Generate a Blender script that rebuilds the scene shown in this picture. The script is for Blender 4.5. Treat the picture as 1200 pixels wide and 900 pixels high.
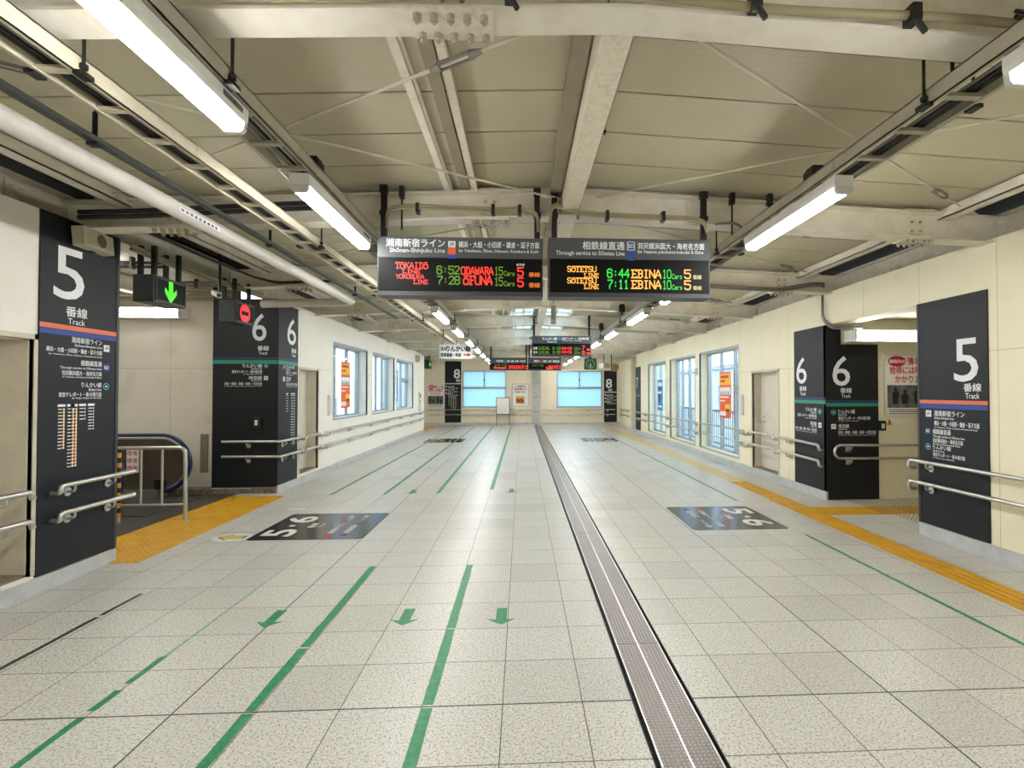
import bpy, math, random, re
from mathutils import Vector, Matrix

random.seed(7)
DEBUG_LABELS = False
S = bpy.context.scene
COL = S.collection
for o in list(bpy.data.objects):
    bpy.data.objects.remove(o)

# ------------------------------------------------------------------ camera, world, exposure
cd = bpy.data.cameras.new('camera')
cam = bpy.data.objects.new('camera', cd)
COL.objects.link(cam)
cd.sensor_fit = 'HORIZONTAL'
cd.sensor_width = 36.0
cd.lens = 36.0 * 579.0 / 1200.0
cd.shift_x = (600 - 640.7) / 1200
cd.clip_start = 0.02
cam.location = (0, 0, 1.563)
cam.rotation_euler = (math.pi / 2 + 0.0157, 0, -0.0504)
S.camera = cam
SKY_STRENGTH = 9.0
LED_STRENGTH = 62.0
EXPOSURE = 0.08
w = bpy.data.worlds.new('world')
S.world = w
w.use_nodes = True
bg = w.node_tree.nodes['Background']
tc = w.node_tree.nodes.new('ShaderNodeTexCoord')
sx = w.node_tree.nodes.new('ShaderNodeSeparateXYZ')
cr = w.node_tree.nodes.new('ShaderNodeValToRGB')
w.node_tree.links.new(tc.outputs['Generated'], sx.inputs[0])
w.node_tree.links.new(sx.outputs[2], cr.inputs[0])
w.node_tree.links.new(cr.outputs[0], bg.inputs[0])
ce = cr.color_ramp.elements
ce[0].position, ce[0].color = 0.0, (0.66, 0.70, 0.72, 1)
ce[1].position, ce[1].color = 0.10, (0.62, 0.67, 0.70, 1)
k = ce.new(0.19)
k.color = (0.21, 0.275, 0.32, 1)
bg.inputs[1].default_value = SKY_STRENGTH
S.view_settings.view_transform = 'Standard'
S.view_settings.look = 'None'
S.view_settings.exposure = EXPOSURE
S.view_settings.gamma = 1.0
S.view_settings.use_curve_mapping = False


# ------------------------------------------------------------------ materials
def lin(c):
    out = []
    for v in c[:3]:
        v = v / 255.0
        out.append(v / 12.92 if v <= 0.04045 else ((v + 0.055) / 1.055) ** 2.4)
    return (*out, 1.0)


class G:
    """tiny node-graph writer"""
    def __init__(s, name):
        s.m = bpy.data.materials.new(name)
        s.m.use_nodes = True
        s.t = s.m.node_tree
        s.b = s.t.nodes['Principled BSDF']
        s.pos = None

    def n(s, typ, **kw):
        nd = s.t.nodes.new(typ)
        for k, v in kw.items():
            setattr(nd, k, v)
        return nd

    def put(s, sock, v):
        if hasattr(v, 'is_output'):
            s.t.links.new(v, sock)
        else:
            sock.default_value = v

    def math(s, op, a, b=0.0, c=None):
        nd = s.n('ShaderNodeMath', operation=op)
        s.put(nd.inputs[0], a)
        s.put(nd.inputs[1], b)
        if c is not None:
            s.put(nd.inputs[2], c)
        return nd.outputs[0]

    def xyz(s):
        if s.pos is None:
            g = s.n('ShaderNodeNewGeometry')
            x = s.n('ShaderNodeSeparateXYZ')
            s.t.links.new(g.outputs['Position'], x.inputs[0])
            s.pos = (x.outputs[0], x.outputs[1], x.outputs[2], g.outputs['Position'])
        return s.pos

    def noise(s, scale, detail=3, rough=0.5, vec=None):
        nd = s.n('ShaderNodeTexNoise')
        nd.inputs['Scale'].default_value = scale
        nd.inputs['Detail'].default_value = detail
        nd.inputs['Roughness'].default_value = rough
        s.t.links.new(vec if vec is not None else s.xyz()[3], nd.inputs['Vector'])
        return nd.outputs[0]

    def mix(s, fac, a, b):
        nd = s.n('ShaderNodeMix', data_type='RGBA')
        s.put(nd.inputs[0], fac)
        s.put(nd.inputs[6], a)
        s.put(nd.inputs[7], b)
        return nd.outputs[2]

    def ramp(s, v, lo, hi):
        nd = s.n('ShaderNodeMapRange')
        s.put(nd.inputs[0], v)
        nd.inputs[1].default_value = lo
        nd.inputs[2].default_value = hi
        return nd.outputs[0]

    def line(s, coord, origin, step, width):
        """1 on joints at origin + k*step"""
        t = s.math('DIVIDE', s.math('SUBTRACT', coord, origin), step)
        fr = s.math('FRACT', t)
        d = s.math('ABSOLUTE', s.math('SUBTRACT', fr, 0.5))
        return s.math('GREATER_THAN', d, 0.5 - width / step / 2)

    def single(s, coord, at, width):
        return s.math('LESS_THAN', s.math('ABSOLUTE', s.math('SUBTRACT', coord, at)), width / 2)

    def mx(s, a, b):
        return s.math('MAXIMUM', a, b)

    def bump(s, h, strength, dist):
        nd = s.n('ShaderNodeBump')
        nd.inputs['Strength'].default_value = strength
        nd.inputs['Distance'].default_value = dist
        s.put(nd.inputs['Height'], h)
        s.t.links.new(nd.outputs[0], s.b.inputs['Normal'])


def mat(name, c, rough=0.5, metal=0.0, var=0.06, scale=6.0, c2=None, spec=0.5, coat=0.0):
    g = G(name)
    a = lin(c)
    b = lin(c2) if c2 else (*[v * (1 - var * 2.2) for v in a[:3]], 1)
    if var > 0 or c2:
        g.put(g.b.inputs['Base Color'], g.mix(g.ramp(g.noise(scale, 4, 0.6), 0.42, 0.68), a, b))
    else:
        g.b.inputs['Base Color'].default_value = a
    g.b.inputs['Roughness'].default_value = rough
    g.b.inputs['Metallic'].default_value = metal
    g.b.inputs['Specular IOR Level'].default_value = spec
    g.b.inputs['Coat Weight'].default_value = coat
    return g.m


def emat(name, c, strength, base=(10, 10, 10)):
    g = G(name)
    g.b.inputs['Base Color'].default_value = lin(base)
    g.b.inputs['Emission Color'].default_value = lin(c)
    g.b.inputs['Emission Strength'].default_value = strength
    g.b.inputs['Roughness'].default_value = 0.4
    return g.m


M = {}
M['steel'] = mat('brushed_steel', (196, 196, 192), 0.28, 0.9, 0.05, 9)
M['steel_plate'] = mat('steel_plate', (196, 199, 199), 0.42, 0.25, 0.08, 5)
M['rail'] = mat('rail_steel', (200, 198, 191), 0.33, 0.9, 0.03, 9)
M['alu'] = mat('window_aluminium', (176, 182, 188), 0.4, 0.5, 0.04)
M['black_panel'] = mat('dark_sign_panel', (21, 24, 28), 0.5, 0.0, 0.04, 2, spec=0.35)
M['black'] = mat('black_plastic', (18, 18, 19), 0.45, 0, 0.0)
M['iron'] = mat('black_iron', (24, 24, 25), 0.5, 0.2, 0.1, 20)
M['charcoal'] = mat('charcoal_housing', (52, 54, 57), 0.45, 0.1, 0.03)
M['header'] = mat('grey_header', (72, 76, 78), 0.6, 0.0, 0.03)
M['screen'] = mat('dark_screen', (6, 6, 7), 0.5, 0.0, 0.0, spec=0.15)
M['white'] = mat('white_print', (232, 234, 236), 0.5, 0, 0)
M['salmon'] = mat('salmon_print', (214, 112, 84), 0.5, 0, 0)
M['blue'] = mat('blue_print', (34, 66, 150), 0.5, 0, 0)
M['navy'] = mat('navy_print', (22, 48, 92), 0.5, 0, 0)
M['green'] = mat('green_print', (38, 138, 108), 0.5, 0, 0)
M['orange'] = mat('orange_print', (232, 92, 26), 0.5, 0, 0)
M['amber'] = mat('amber_print', (226, 158, 60), 0.5, 0, 0)
M['teal'] = mat('teal_print', (70, 170, 190), 0.5, 0, 0)
M['red'] = mat('red_print', (196, 30, 44), 0.5, 0, 0)
M['ink'] = mat('dark_ink', (26, 26, 30), 0.5, 0, 0)
M['grey_ink'] = mat('grey_ink', (110, 110, 108), 0.6, 0, 0.3, 14)
M['paper'] = mat('poster_paper', (232, 228, 220), 0.5, 0, 0.02)
M['poster_orange'] = mat('poster_orange', (232, 92, 30), 0.5, 0, 0.05)
M['poster_yellow'] = mat('poster_yellow', (246, 184, 28), 0.5, 0, 0.0)
M['poster_blue'] = mat('poster_blue', (70, 140, 205), 0.5, 0, 0.25, 9)
M['beam'] = mat('painted_beam', (228, 223, 208), 0.55, 0, 0.0, 5, c2=(214, 206, 186))
M['beam2'] = mat('painted_brace', (206, 200, 180), 0.5, 0, 0.08, 8)
M['rust'] = mat('speckled_paint', (222, 216, 198), 0.6, 0, 0, 34, c2=(210, 198, 172))
M['tray'] = mat('cream_tray', (204, 197, 172), 0.45, 0.1, 0.05)
M['tray_grey'] = mat('grey_tray', (176, 170, 152), 0.45, 0.2, 0.06)
M['galv'] = mat('galvanised', (142, 140, 134), 0.45, 0.6, 0.08, 14)
M['dark_rack'] = mat('dark_rack', (58, 64, 58), 0.55, 0.2, 0.05)
M['pipe'] = mat('white_pipe', (206, 203, 194), 0.4, 0, 0.04, 5)
M['hose'] = mat('olive_conduit', (150, 140, 108), 0.6, 0, 0.05)
M['cable_black'] = mat('black_cable', (24, 23, 22), 0.5, 0, 0)
M['cable_grey'] = mat('grey_cable', (120, 118, 112), 0.5, 0, 0)
M['cable_green'] = mat('green_cable', (44, 104, 52), 0.5, 0, 0)
M['lamp_body'] = mat('lamp_body', (226, 226, 222), 0.4, 0, 0)
M['lamp_cap'] = mat('lamp_cap', (206, 206, 202), 0.4, 0, 0)
M['led'] = emat('led_diffuser', (255, 254, 252), LED_STRENGTH, (230, 230, 230))
M['tube'] = emat('hall_tube', (255, 254, 252), LED_STRENGTH * 0.3, (230, 230, 230))
M['led_red'] = emat('led_red', (255, 58, 40), 1.7)
M['led_green'] = emat('led_green', (40, 225, 70), 1.15)
M['led_olive'] = emat('led_olive', (116, 168, 40), 0.85)
M['led_amber'] = emat('led_amber', (255, 170, 70), 1.7)
M['led_pale'] = emat('led_pale', (214, 208, 110), 0.8)
M['led_white'] = emat('led_white', (235, 235, 230), 0.8)
M['arrow_green'] = emat('arrow_green', (60, 250, 20), 1.7)
M['arrow_red'] = emat('arrow_red', (255, 24, 34), 1.9)
M['clock_face'] = emat('clock_face', (20, 92, 34), 0.5)
M['paint_green'] = mat('green_floor_tape', (24, 122, 72), 0.45, 0, 0.0, 30, c2=(60, 140, 100))
M['paint_dark'] = mat('dark_floor_tape', (36, 60, 48), 0.5, 0, 0, 20, c2=(60, 66, 60))
M['paint_worn'] = mat('worn_floor_tape', (96, 160, 128), 0.5, 0, 0, 40, c2=(170, 184, 168))
M['floor_black'] = mat('floor_sign_film', (36, 36, 38), 0.2, 0, 0.0, spec=0.5)
M['floor_white'] = mat('floor_sign_white', (214, 212, 204), 0.3, 0, 0.0)
M['floor_yellow'] = mat('floor_sign_yellow', (204, 182, 44), 0.4, 0, 0.0)
M['tactile'] = mat('tactile_yellow', (200, 150, 20), 0.45, 0, 0.0, 5, c2=(184, 134, 16))
M['tactile_far'] = mat('tactile_worn', (206, 178, 112), 0.42, 0, 0.0, 5, c2=(196, 178, 130))
M['tactile_mat'] = mat('tactile_brown', (176, 128, 40), 0.5, 0, 0.06)
M['door'] = mat('cream_door', (214, 208, 192), 0.45, 0, 0.03)
M['jamb'] = mat('cream_jamb', (204, 196, 176), 0.5, 0, 0.05)
M['offwhite'] = mat('offwhite_plastic', (216, 214, 204), 0.45, 0, 0.02)
M['beige_box'] = mat('beige_box', (196, 190, 164), 0.5, 0, 0.03)
M['grille'] = mat('speaker_grille', (104, 104, 92), 0.6, 0, 0.2, 160)
M['bronze'] = mat('escalator_panel', (120, 110, 96), 0.3, 0.7, 0.08, 3)
M['blue_rail'] = mat('blue_handrail', (18, 34, 82), 0.35, 0, 0.0)
M['dark_floor'] = mat('dark_hall_floor', (70, 68, 64), 0.35, 0, 0.1, 4)
M['hazard_y'] = mat('hazard_amber', (226, 160, 60), 0.5, 0, 0)
M['brown'] = mat('brown_dome', (150, 120, 84), 0.4, 0.2, 0.05)
M['hall_ceiling'] = mat('hall_ceiling', (190, 184, 164), 0.7, 0, 0.1, 3)
M['backing'] = mat('roof_backing', (46, 42, 34), 0.8, 0, 0.05)
M['duct'] = mat('grey_duct', (150, 142, 120), 0.55, 0, 0.06)
M['facade'] = mat('pale_blue_facade', (222, 232, 242), 0.7, 0, 0.05, 1)
M['glass_blue'] = mat('blue_glass', (120, 146, 176), 0.2, 0, 0)
M['outside_ground'] = mat('outside_ground', (150, 156, 160), 0.8, 0, 0.05, 1)
M['warn_yellow'] = mat('warning_yellow', (224, 178, 30), 0.5, 0, 0)
M['stone'] = mat('stone_plinth', (128, 118, 98), 0.6, 0, 0.0, 12, c2=(84, 76, 62))


def floor_mat(name, x0):
    g = G(name)
    X, Y, Z, P = g.xyz()
    j = g.mx(g.line(X, x0, 0.4, 0.0055), g.line(Y, 2.504, 0.4, 0.0055))
    big = g.mx(g.single(Y, 2.504, 0.009), g.mx(g.single(X, -1.694, 0.009), g.single(X, 1.906, 0.009)))
    cell = g.n('ShaderNodeCombineXYZ')
    g.put(cell.inputs[0], g.math('FLOOR', g.math('DIVIDE', g.math('SUBTRACT', X, x0), 0.4)))
    g.put(cell.inputs[1], g.math('FLOOR', g.math('DIVIDE', g.math('SUBTRACT', Y, 2.504), 0.4)))
    wn = g.n('ShaderNodeTexWhiteNoise', noise_dimensions='2D')
    g.t.links.new(cell.outputs[0], wn.inputs['Vector'])
    tone = g.ramp(wn.outputs[0], 0.0, 1.0)
    base = g.mix(g.math('POWER', tone, 3.0), lin((195, 194, 187)), lin((182, 181, 175)))
    sp = g.ramp(g.noise(85, 2, 0.6), 0.53, 0.60)
    base = g.mix(g.math('MULTIPLY', sp, 0.85), base, lin((142, 134, 118)))
    sp2 = g.ramp(g.noise(95, 1, 0.5), 0.60, 0.68)
    base = g.mix(g.math('MULTIPLY', sp2, 0.5), base, lin((236, 234, 226)))
    dirt = g.ramp(g.noise(0.7, 5, 0.65), 0.5, 0.75)
    base = g.mix(g.math('MULTIPLY', dirt, 0.05), base, lin((170, 164, 148)))
    base = g.mix(j, base, lin((96, 90, 80)))
    base = g.mix(big, base, lin((44, 42, 40)))
    g.put(g.b.inputs['Base Color'], base)
    g.b.inputs['Roughness'].default_value = 0.33
    g.b.inputs['Specular IOR Level'].default_value = 0.42
    return g.m


def wall_mat(name, c, axis, origin, step, zline, stain=0.25):
    g = G(name)
    X, Y, Z, P = g.xyz()
    ax = X if axis == 'X' else Y
    j = g.mx(g.line(ax, origin, step, 0.006), g.single(Z, zline, 0.006))
    n = g.ramp(g.noise(1.6, 5, 0.7), 0.5, 0.8)
    base = g.mix(g.math('MULTIPLY', n, stain), lin(c), lin((c[0] * .84, c[1] * .82, c[2] * .76)))
    fl = g.ramp(g.noise(60, 2, 0.5), 0.66, 0.72)
    base = g.mix(g.math('MULTIPLY', fl, 0.12), base, lin((150, 142, 120)))
    base = g.mix(g.math('MULTIPLY', j, 0.55), base, lin((120, 114, 98)))
    g.put(g.b.inputs['Base Color'], base)
    g.b.inputs['Roughness'].default_value = 0.5
    g.bump(g.noise(40, 3), 0.05, 0.004)
    return g.m


def tread_mat():
    g = G('tread_plate')
    X, Y, Z, P = g.xyz()
    c = 0.021
    u = g.math('DIVIDE', X, c)
    v = g.math('DIVIDE', Y, c)
    par = g.math('MODULO', g.math('ABSOLUTE', g.math('ADD', g.math('FLOOR', u), g.math('FLOOR', v))), 2.0)
    a = g.math('SUBTRACT', g.math('FRACT', u), 0.5)
    b = g.math('SUBTRACT', g.math('FRACT', v), 0.5)
    sgn = g.math('SUBTRACT', g.math('MULTIPLY', par, 2.0), 1.0)
    a2 = g.math('MULTIPLY', a, sgn)
    p = g.math('ADD', a2, b)
    q = g.math('SUBTRACT', a2, b)
    d = g.math('ADD', g.math('POWER', g.math('DIVIDE', p, 0.62), 2.0), g.math('POWER', g.math('DIVIDE', q, 0.24), 2.0))
    h = g.math('SUBTRACT', 1.0, g.math('MINIMUM', d, 1.0))
    g.put(g.b.inputs['Base Color'], g.mix(h, lin((116, 110, 106)), lin((196, 190, 186))))
    g.b.inputs['Metallic'].default_value = 0.75
    g.b.inputs['Roughness'].default_value = 0.36
    g.bump(h, 0.7, 0.003)
    return g.m


def checker_mat():
    g = G('checkered_mat')
    X, Y, Z, P = g.xyz()
    j = g.mx(g.line(g.math('ADD', X, Y), 0, 0.06, 0.014), g.line(g.math('SUBTRACT', X, Y), 0, 0.06, 0.014))
    g.put(g.b.inputs['Base Color'], g.mix(j, lin((200, 190, 168)), lin((120, 110, 92))))
    g.b.inputs['Roughness'].default_value = 0.5
    return g.m


def panel_mat():
    g = G('roof_panel')
    X, Y, Z, P = g.xyz()
    base = g.mix(g.ramp(g.noise(0.9, 4, 0.6), 0.35, 0.75), lin((194, 188, 160)), lin((178, 172, 146)))
    w = g.line(Y, 0.0, 0.049, 0.006)
    base = g.mix(g.math('MULTIPLY', w, 0.16), base, lin((140, 132, 104)))
    g.put(g.b.inputs['Base Color'], base)
    g.b.inputs['Roughness'].default_value = 0.5
    return g.m


def glass_mat(name, tint, gloss=0.12):
    g = G(name)
    nt = g.t
    nt.nodes.remove(g.b)
    out = nt.nodes['Material Output']
    tr = g.n('ShaderNodeBsdfTransparent')
    tr.inputs[0].default_value = lin(tint)
    gl = g.n('ShaderNodeBsdfGlossy')
    gl.inputs['Roughness'].default_value = 0.03
    lw = g.n('ShaderNodeLayerWeight')
    lw.inputs[0].default_value = 0.5
    mx = g.n('ShaderNodeMixShader')
    g.put(mx.inputs[0], g.math('MULTIPLY', g.math('POWER', lw.outputs['Facing'], 4.0), 0.35))
    nt.links.new(tr.outputs[0], mx.inputs[1])
    nt.links.new(gl.outputs[0], mx.inputs[2])
    nt.links.new(mx.outputs[0], out.inputs[0])
    return g.m


def film_mat():
    g = G('frosted_film')
    nt = g.t
    out = nt.nodes['Material Output']
    tl = g.n('ShaderNodeBsdfTranslucent')
    tl.inputs[0].default_value = lin((204, 230, 240))
    g.b.inputs['Base Color'].default_value = lin((190, 216, 226))
    g.b.inputs['Roughness'].default_value = 0.3
    mx = g.n('ShaderNodeMixShader')
    mx.inputs[0].default_value = 0.75
    nt.links.new(g.b.outputs[0], mx.inputs[1])
    nt.links.new(tl.outputs[0], mx.inputs[2])
    nt.links.new(mx.outputs[0], out.inputs[0])
    return g.m


M['floorL'] = floor_mat('floor_tile_left', -0.094)
M['floorR'] = floor_mat('floor_tile_right', 1.106)
M['wallL'] = wall_mat('wall_panel_left', (232, 229, 218), 'Y', 9.55, 0.9, 1.98)
M['wallR'] = wall_mat('wall_panel_right', (234, 227, 198), 'Y', 5.26, 0.9, 1.95)
M['wallF'] = wall_mat('wall_panel_far', (232, 222, 198), 'X', -0.65, 0.9, 1.62)
M['wallH'] = wall_mat('wall_panel_hall', (218, 212, 196), 'X', -5.5, 1.4, 1.93, 0.6)
M['tread'] = tread_mat()
M['checker'] = checker_mat()
M['panel'] = panel_mat()
M['glass'] = glass_mat('clear_glass', (236, 244, 250))
M['skyglass'] = glass_mat('sky_glass', (226, 240, 250))
M['film'] = film_mat()

# ------------------------------------------------------------------ mesh helpers
V = Vector
UPZ = V((0, 0, 1))
ORG = {}
_txt = {}


class Fr:
    """a flat working plane: origin, right, up, normal towards the viewer"""
    def __init__(s, o, u, v):
        s.o, s.u, s.v = V(o), V(u), V(v)
        s.n = s.u.cross(s.v)

    def p(s, a, b, c=0.0):
        return s.o + s.u * a + s.v * b + s.n * c


def on_left(x, y, z=0):
    return Fr((x, y, z), (0, 1, 0), (0, 0, 1))


def on_right(x, y, z=0):
    return Fr((x, y, z), (0, -1, 0), (0, 0, 1))


def facing(x, y, z=0):
    return Fr((x, y, z), (1, 0, 0), (0, 0, 1))


def text_geo(s):
    if s in _txt:
        return _txt[s]
    c = bpy.data.curves.new('t', 'FONT')
    c.body = s
    c.size = 1.0
    c.resolution_u = 3
    o = bpy.data.objects.new('t', c)
    COL.objects.link(o)
    bpy.context.view_layer.update()
    dg = bpy.context.evaluated_depsgraph_get()
    me = bpy.data.meshes.new_from_object(o.evaluated_get(dg))
    vs = [(v.co.x, v.co.y) for v in me.vertices]
    fs = [tuple(p.vertices) for p in me.polygons]
    bpy.data.objects.remove(o)
    bpy.data.curves.remove(c)
    bpy.data.meshes.remove(me)
    xs = [v[0] for v in vs]
    ys = [v[1] for v in vs]
    _txt[s] = (vs, fs, min(xs), max(xs), min(ys), max(ys))
    return _txt[s]


class MB:
    def __init__(s):
        s.v, s.f, s.mi = [], [], []
        s.cur = 0

    def add(s, vs, fs):
        k = len(s.v)
        s.v += [V(x) for x in vs]
        for f in fs:
            s.f.append(tuple(k + i for i in f))
            s.mi.append(s.cur)
        return s

    def box(s, x0, x1, y0, y1, z0, z1):
        return s.add([(x0, y0, z0), (x1, y0, z0), (x1, y1, z0), (x0, y1, z0), (x0, y0, z1), (x1, y0, z1), (x1, y1, z1), (x0, y1, z1)],
                     [(0, 3, 2, 1), (4, 5, 6, 7), (0, 1, 5, 4), (1, 2, 6, 5), (2, 3, 7, 6), (3, 0, 4, 7)])

    def bar(s, p0, p1, side, up, s0, s1, u0, u1):
        p0, p1, side, up = V(p0), V(p1), V(side), V(up)
        vs = []
        for p in (p0, p1):
            for a, b in ((s0, u0), (s1, u0), (s1, u1), (s0, u1)):
                vs.append(p + side * a + up * b)
        return s.add(vs, [(0, 1, 2, 3), (7, 6, 5, 4), (0, 4, 5, 1), (1, 5, 6, 2), (2, 6, 7, 3), (3, 7, 4, 0)])

    def fbox(s, fr, a0, a1, b0, b1, c0, c1):
        vs = [fr.p(a, b, c) for c in (c0, c1) for a, b in ((a0, b0), (a1, b0), (a1, b1), (a0, b1))]
        return s.add(vs, [(0, 3, 2, 1), (4, 5, 6, 7), (0, 1, 5, 4), (1, 2, 6, 5), (2, 3, 7, 6), (3, 0, 4, 7)])

    def poly(s, fr, pts, c0, c1):
        n = len(pts)
        vs = [fr.p(a, b, c0) for a, b in pts] + [fr.p(a, b, c1) for a, b in pts]
        fs = [tuple(range(n - 1, -1, -1)), tuple(range(n, 2 * n))]
        fs += [(i, (i + 1) % n, n + (i + 1) % n, n + i) for i in range(n)]
        return s.add(vs, fs)

    def ring(s, fr, a, b, r0, r1, c0, c1, n=28, sx=1.0):
        vs, fs = [], []
        for i in range(n):
            t = 2 * math.pi * i / n
            for r, c in ((r0, c0), (r1, c0), (r1, c1), (r0, c1)):
                vs.append(fr.p(a + r * sx * math.cos(t), b + r * math.sin(t), c))
        for i in range(n):
            j = (i + 1) % n
            for k in range(4):
                fs.append((4 * i + k, 4 * j + k, 4 * j + (k + 1) % 4, 4 * i + (k + 1) % 4))
        return s.add(vs, fs)

    def disc(s, fr, a, b, r, c0, c1, n=24, sx=1.0):
        return s.poly(fr, [(a + r * sx * math.cos(2 * math.pi * i / n), b + r * math.sin(2 * math.pi * i / n)) for i in range(n)], c0, c1)

    def cyl(s, p0, p1, r, n=12, r1=None):
        return s.tube([p0, p1], r, n, r1)

    def tube(s, pts, r, n=10, r1=None):
        pts = [V(p) for p in pts]
        vs, fs = [], []
        d0 = (pts[1] - pts[0]).normalized()
        ref = UPZ if abs(d0.z) < 0.9 else V((1, 0, 0))
        a = d0.cross(ref).normalized()
        for i, p in enumerate(pts):
            d = (pts[min(i + 1, len(pts) - 1)] - pts[max(i - 1, 0)]).normalized()
            a = (a - d * a.dot(d)).normalized()
            b = d.cross(a)
            rr = r if r1 is None else r + (r1 - r) * i / (len(pts) - 1)
            for k in range(n):
                t = 2 * math.pi * k / n
                vs.append(p + a * (rr * math.cos(t)) + b * (rr * math.sin(t)))
        for i in range(len(pts) - 1):
            for k in range(n):
                fs.append((i * n + k, i * n + (k + 1) % n, (i + 1) * n + (k + 1) % n, (i + 1) * n + k))
        m = (len(pts) - 1) * n
        fs.append(tuple(range(n - 1, -1, -1)))
        fs.append(tuple(m + k for k in range(n)))
        return s.add(vs, fs)

    def text(s, fr, t, a, b, h, w=None, al='l', c=0.002, bold=0.0):
        """ink of t fitted to height h (and width w), its lower edge at b"""
        vs, fs, x0, x1, y0, y1 = text_geo(t)
        k = h / max(1e-6, y1 - y0)
        kx = k if w is None else w / max(1e-6, x1 - x0)
        W = (x1 - x0) * kx
        a0 = a if al == 'l' else (a - W if al == 'r' else a - W / 2)
        offs = [(0, 0)] if bold == 0 else [(-bold, -bold), (bold, -bold), (bold, bold), (-bold, bold)]
        for q, (ox, oy) in enumerate(offs):
            s.add([fr.p(a0 + (x - x0) * kx + ox * h, b + (y - y0) * k + oy * h, c + q * 0.0004) for x, y in vs], fs)
        return s

    def build(s, name, m, parent=None, smooth=False, bevel=0.0, origin=None):
        me = bpy.data.meshes.new(name)
        ms = m if isinstance(m, (list, tuple)) else [m]
        if parent is not None:
            org = ORG[parent.name]
        elif origin is not None:
            org = V(origin)
        else:
            xs = [v.x for v in s.v]
            ys = [v.y for v in s.v]
            org = V(((min(xs) + max(xs)) / 2, (min(ys) + max(ys)) / 2, min(v.z for v in s.v)))
        me.from_pydata([tuple(v - org) for v in s.v], [], s.f)
        for k in ms:
            me.materials.append(k)
        for p, i in zip(me.polygons, s.mi):
            p.material_index = i
        if smooth:
            me.shade_smooth()
            if hasattr(me, 'set_sharp_from_angle'):
                me.set_sharp_from_angle(angle=math.radians(40))
        me.update()
        o = bpy.data.objects.new(name, me)
        COL.objects.link(o)
        if parent is not None:
            o.parent = parent
        else:
            o.location = org
        ORG[o.name] = org
        if bevel > 0:
            b = o.modifiers.new('bevel', 'BEVEL')
            b.width = bevel
            b.segments = 2
            b.limit_method = 'ANGLE'
            b.angle_limit = math.radians(50)
        return o


REP = [(r'right passage', 'passage'), (r'the (first|third|first two) (left|right) window(s?)', r'the \1 window\3 in the \2 wall'), (r'first (left|right) window', r'first window in the \1 wall'),
       (r'right(-hand)? windows', 'passage-side windows'), (r'left(-hand)? windows', 'escalator-side windows'),
       (r'pillar sign (5|6) at left', r'pillar sign \1 by the escalator'), (r'pillar sign 6 at right', 'pillar sign 6 by the passage'),
       (r'wall sign 5 at front right', 'wall sign 5 by the passage'), (r'outer left cable tray', 'outer cream cable tray'),
       (r'inner left cable tray', 'tray over the escalator-side lights'), (r'right cable tray', 'tray over the passage-side lights'),
       (r'left departure board', 'departure board with red rows'), (r'right departure board', 'departure board with amber rows'),
       (r'at front left$', 'in front of pillar sign 5'), (r'(second|fourth|fifth) right strip', r'\1 passage-side strip'), (r'second left strip', 'second escalator-side strip'),
       (r'the left row', 'the escalator-side row'), (r'the right row', 'the passage-side row'), (r'left wall', 'escalator-side wall'), (r'right wall', 'passage-side wall'),
       (r'escalator opening at left', 'escalator opening'), (r'in the hall at left', 'in the side hall')]


def words_for(label):
    for a, b in REP:
        label = re.sub(a, b, label)
    return label


def tag(o, label, cat, group=None, kind=None):
    if label:
        o['label'] = words_for(label)
    if cat:
        o['category'] = cat
    if group:
        o['group'] = group
    if kind:
        o['kind'] = kind
    return o


def thing(name, label, cat, loc, group=None, kind=None):
    o = bpy.data.objects.new(name, None)
    o.empty_display_size = 0.1
    COL.objects.link(o)
    o.location = loc
    ORG[o.name] = V(loc)
    return tag(o, label, cat, group, kind)


def struct(name, mb, m, bevel=0.0, parent=None):
    o = mb.build(name, m, parent, bevel=bevel)
    if parent is None:
        o['kind'] = 'structure'
    return o


def dup(root, loc, label, group=None):
    r = root.copy()
    COL.objects.link(r)
    r.location = loc
    ORG[r.name] = V(loc)
    r['label'] = words_for(label)
    if group:
        r['group'] = group
    for ch in list(root.children):
        c = ch.copy()
        COL.objects.link(c)
        c.parent = r
        for gch in list(ch.children):
            d = gch.copy()
            COL.objects.link(d)
            d.parent = c
    return r


def rrect(a0, a1, b0, b1, r, n=5):
    pts = []
    for cx, cy, t0 in ((a1 - r, b0 + r, -90), (a1 - r, b1 - r, 0), (a0 + r, b1 - r, 90), (a0 + r, b0 + r, 180)):
        for i in range(n + 1):
            t = math.radians(t0 + 90 * i / n)
            pts.append((cx + r * math.cos(t), cy + r * math.sin(t)))
    return pts


def fillet(pts, r, n=6):
    pts = [V(p) for p in pts]
    out = [pts[0]]
    for i in range(1, len(pts) - 1):
        a, b, c = pts[i - 1], pts[i], pts[i + 1]
        d0, d1 = (a - b), (c - b)
        k = min(r, d0.length * 0.49, d1.length * 0.49)
        p0, p1 = b + d0.normalized() * k, b + d1.normalized() * k
        for j in range(n + 1):
            t = j / n
            out.append(p0 * (1 - t) ** 2 + b * 2 * t * (1 - t) + p1 * t ** 2)
    out.append(pts[-1])
    return out


ORD = ['first', 'second', 'third', 'fourth', 'fifth', 'sixth', 'seventh', 'eighth', 'ninth', 'tenth', 'eleventh', 'twelfth']
XL, XR = -3.78, 4.41
YF = 23.5


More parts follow.
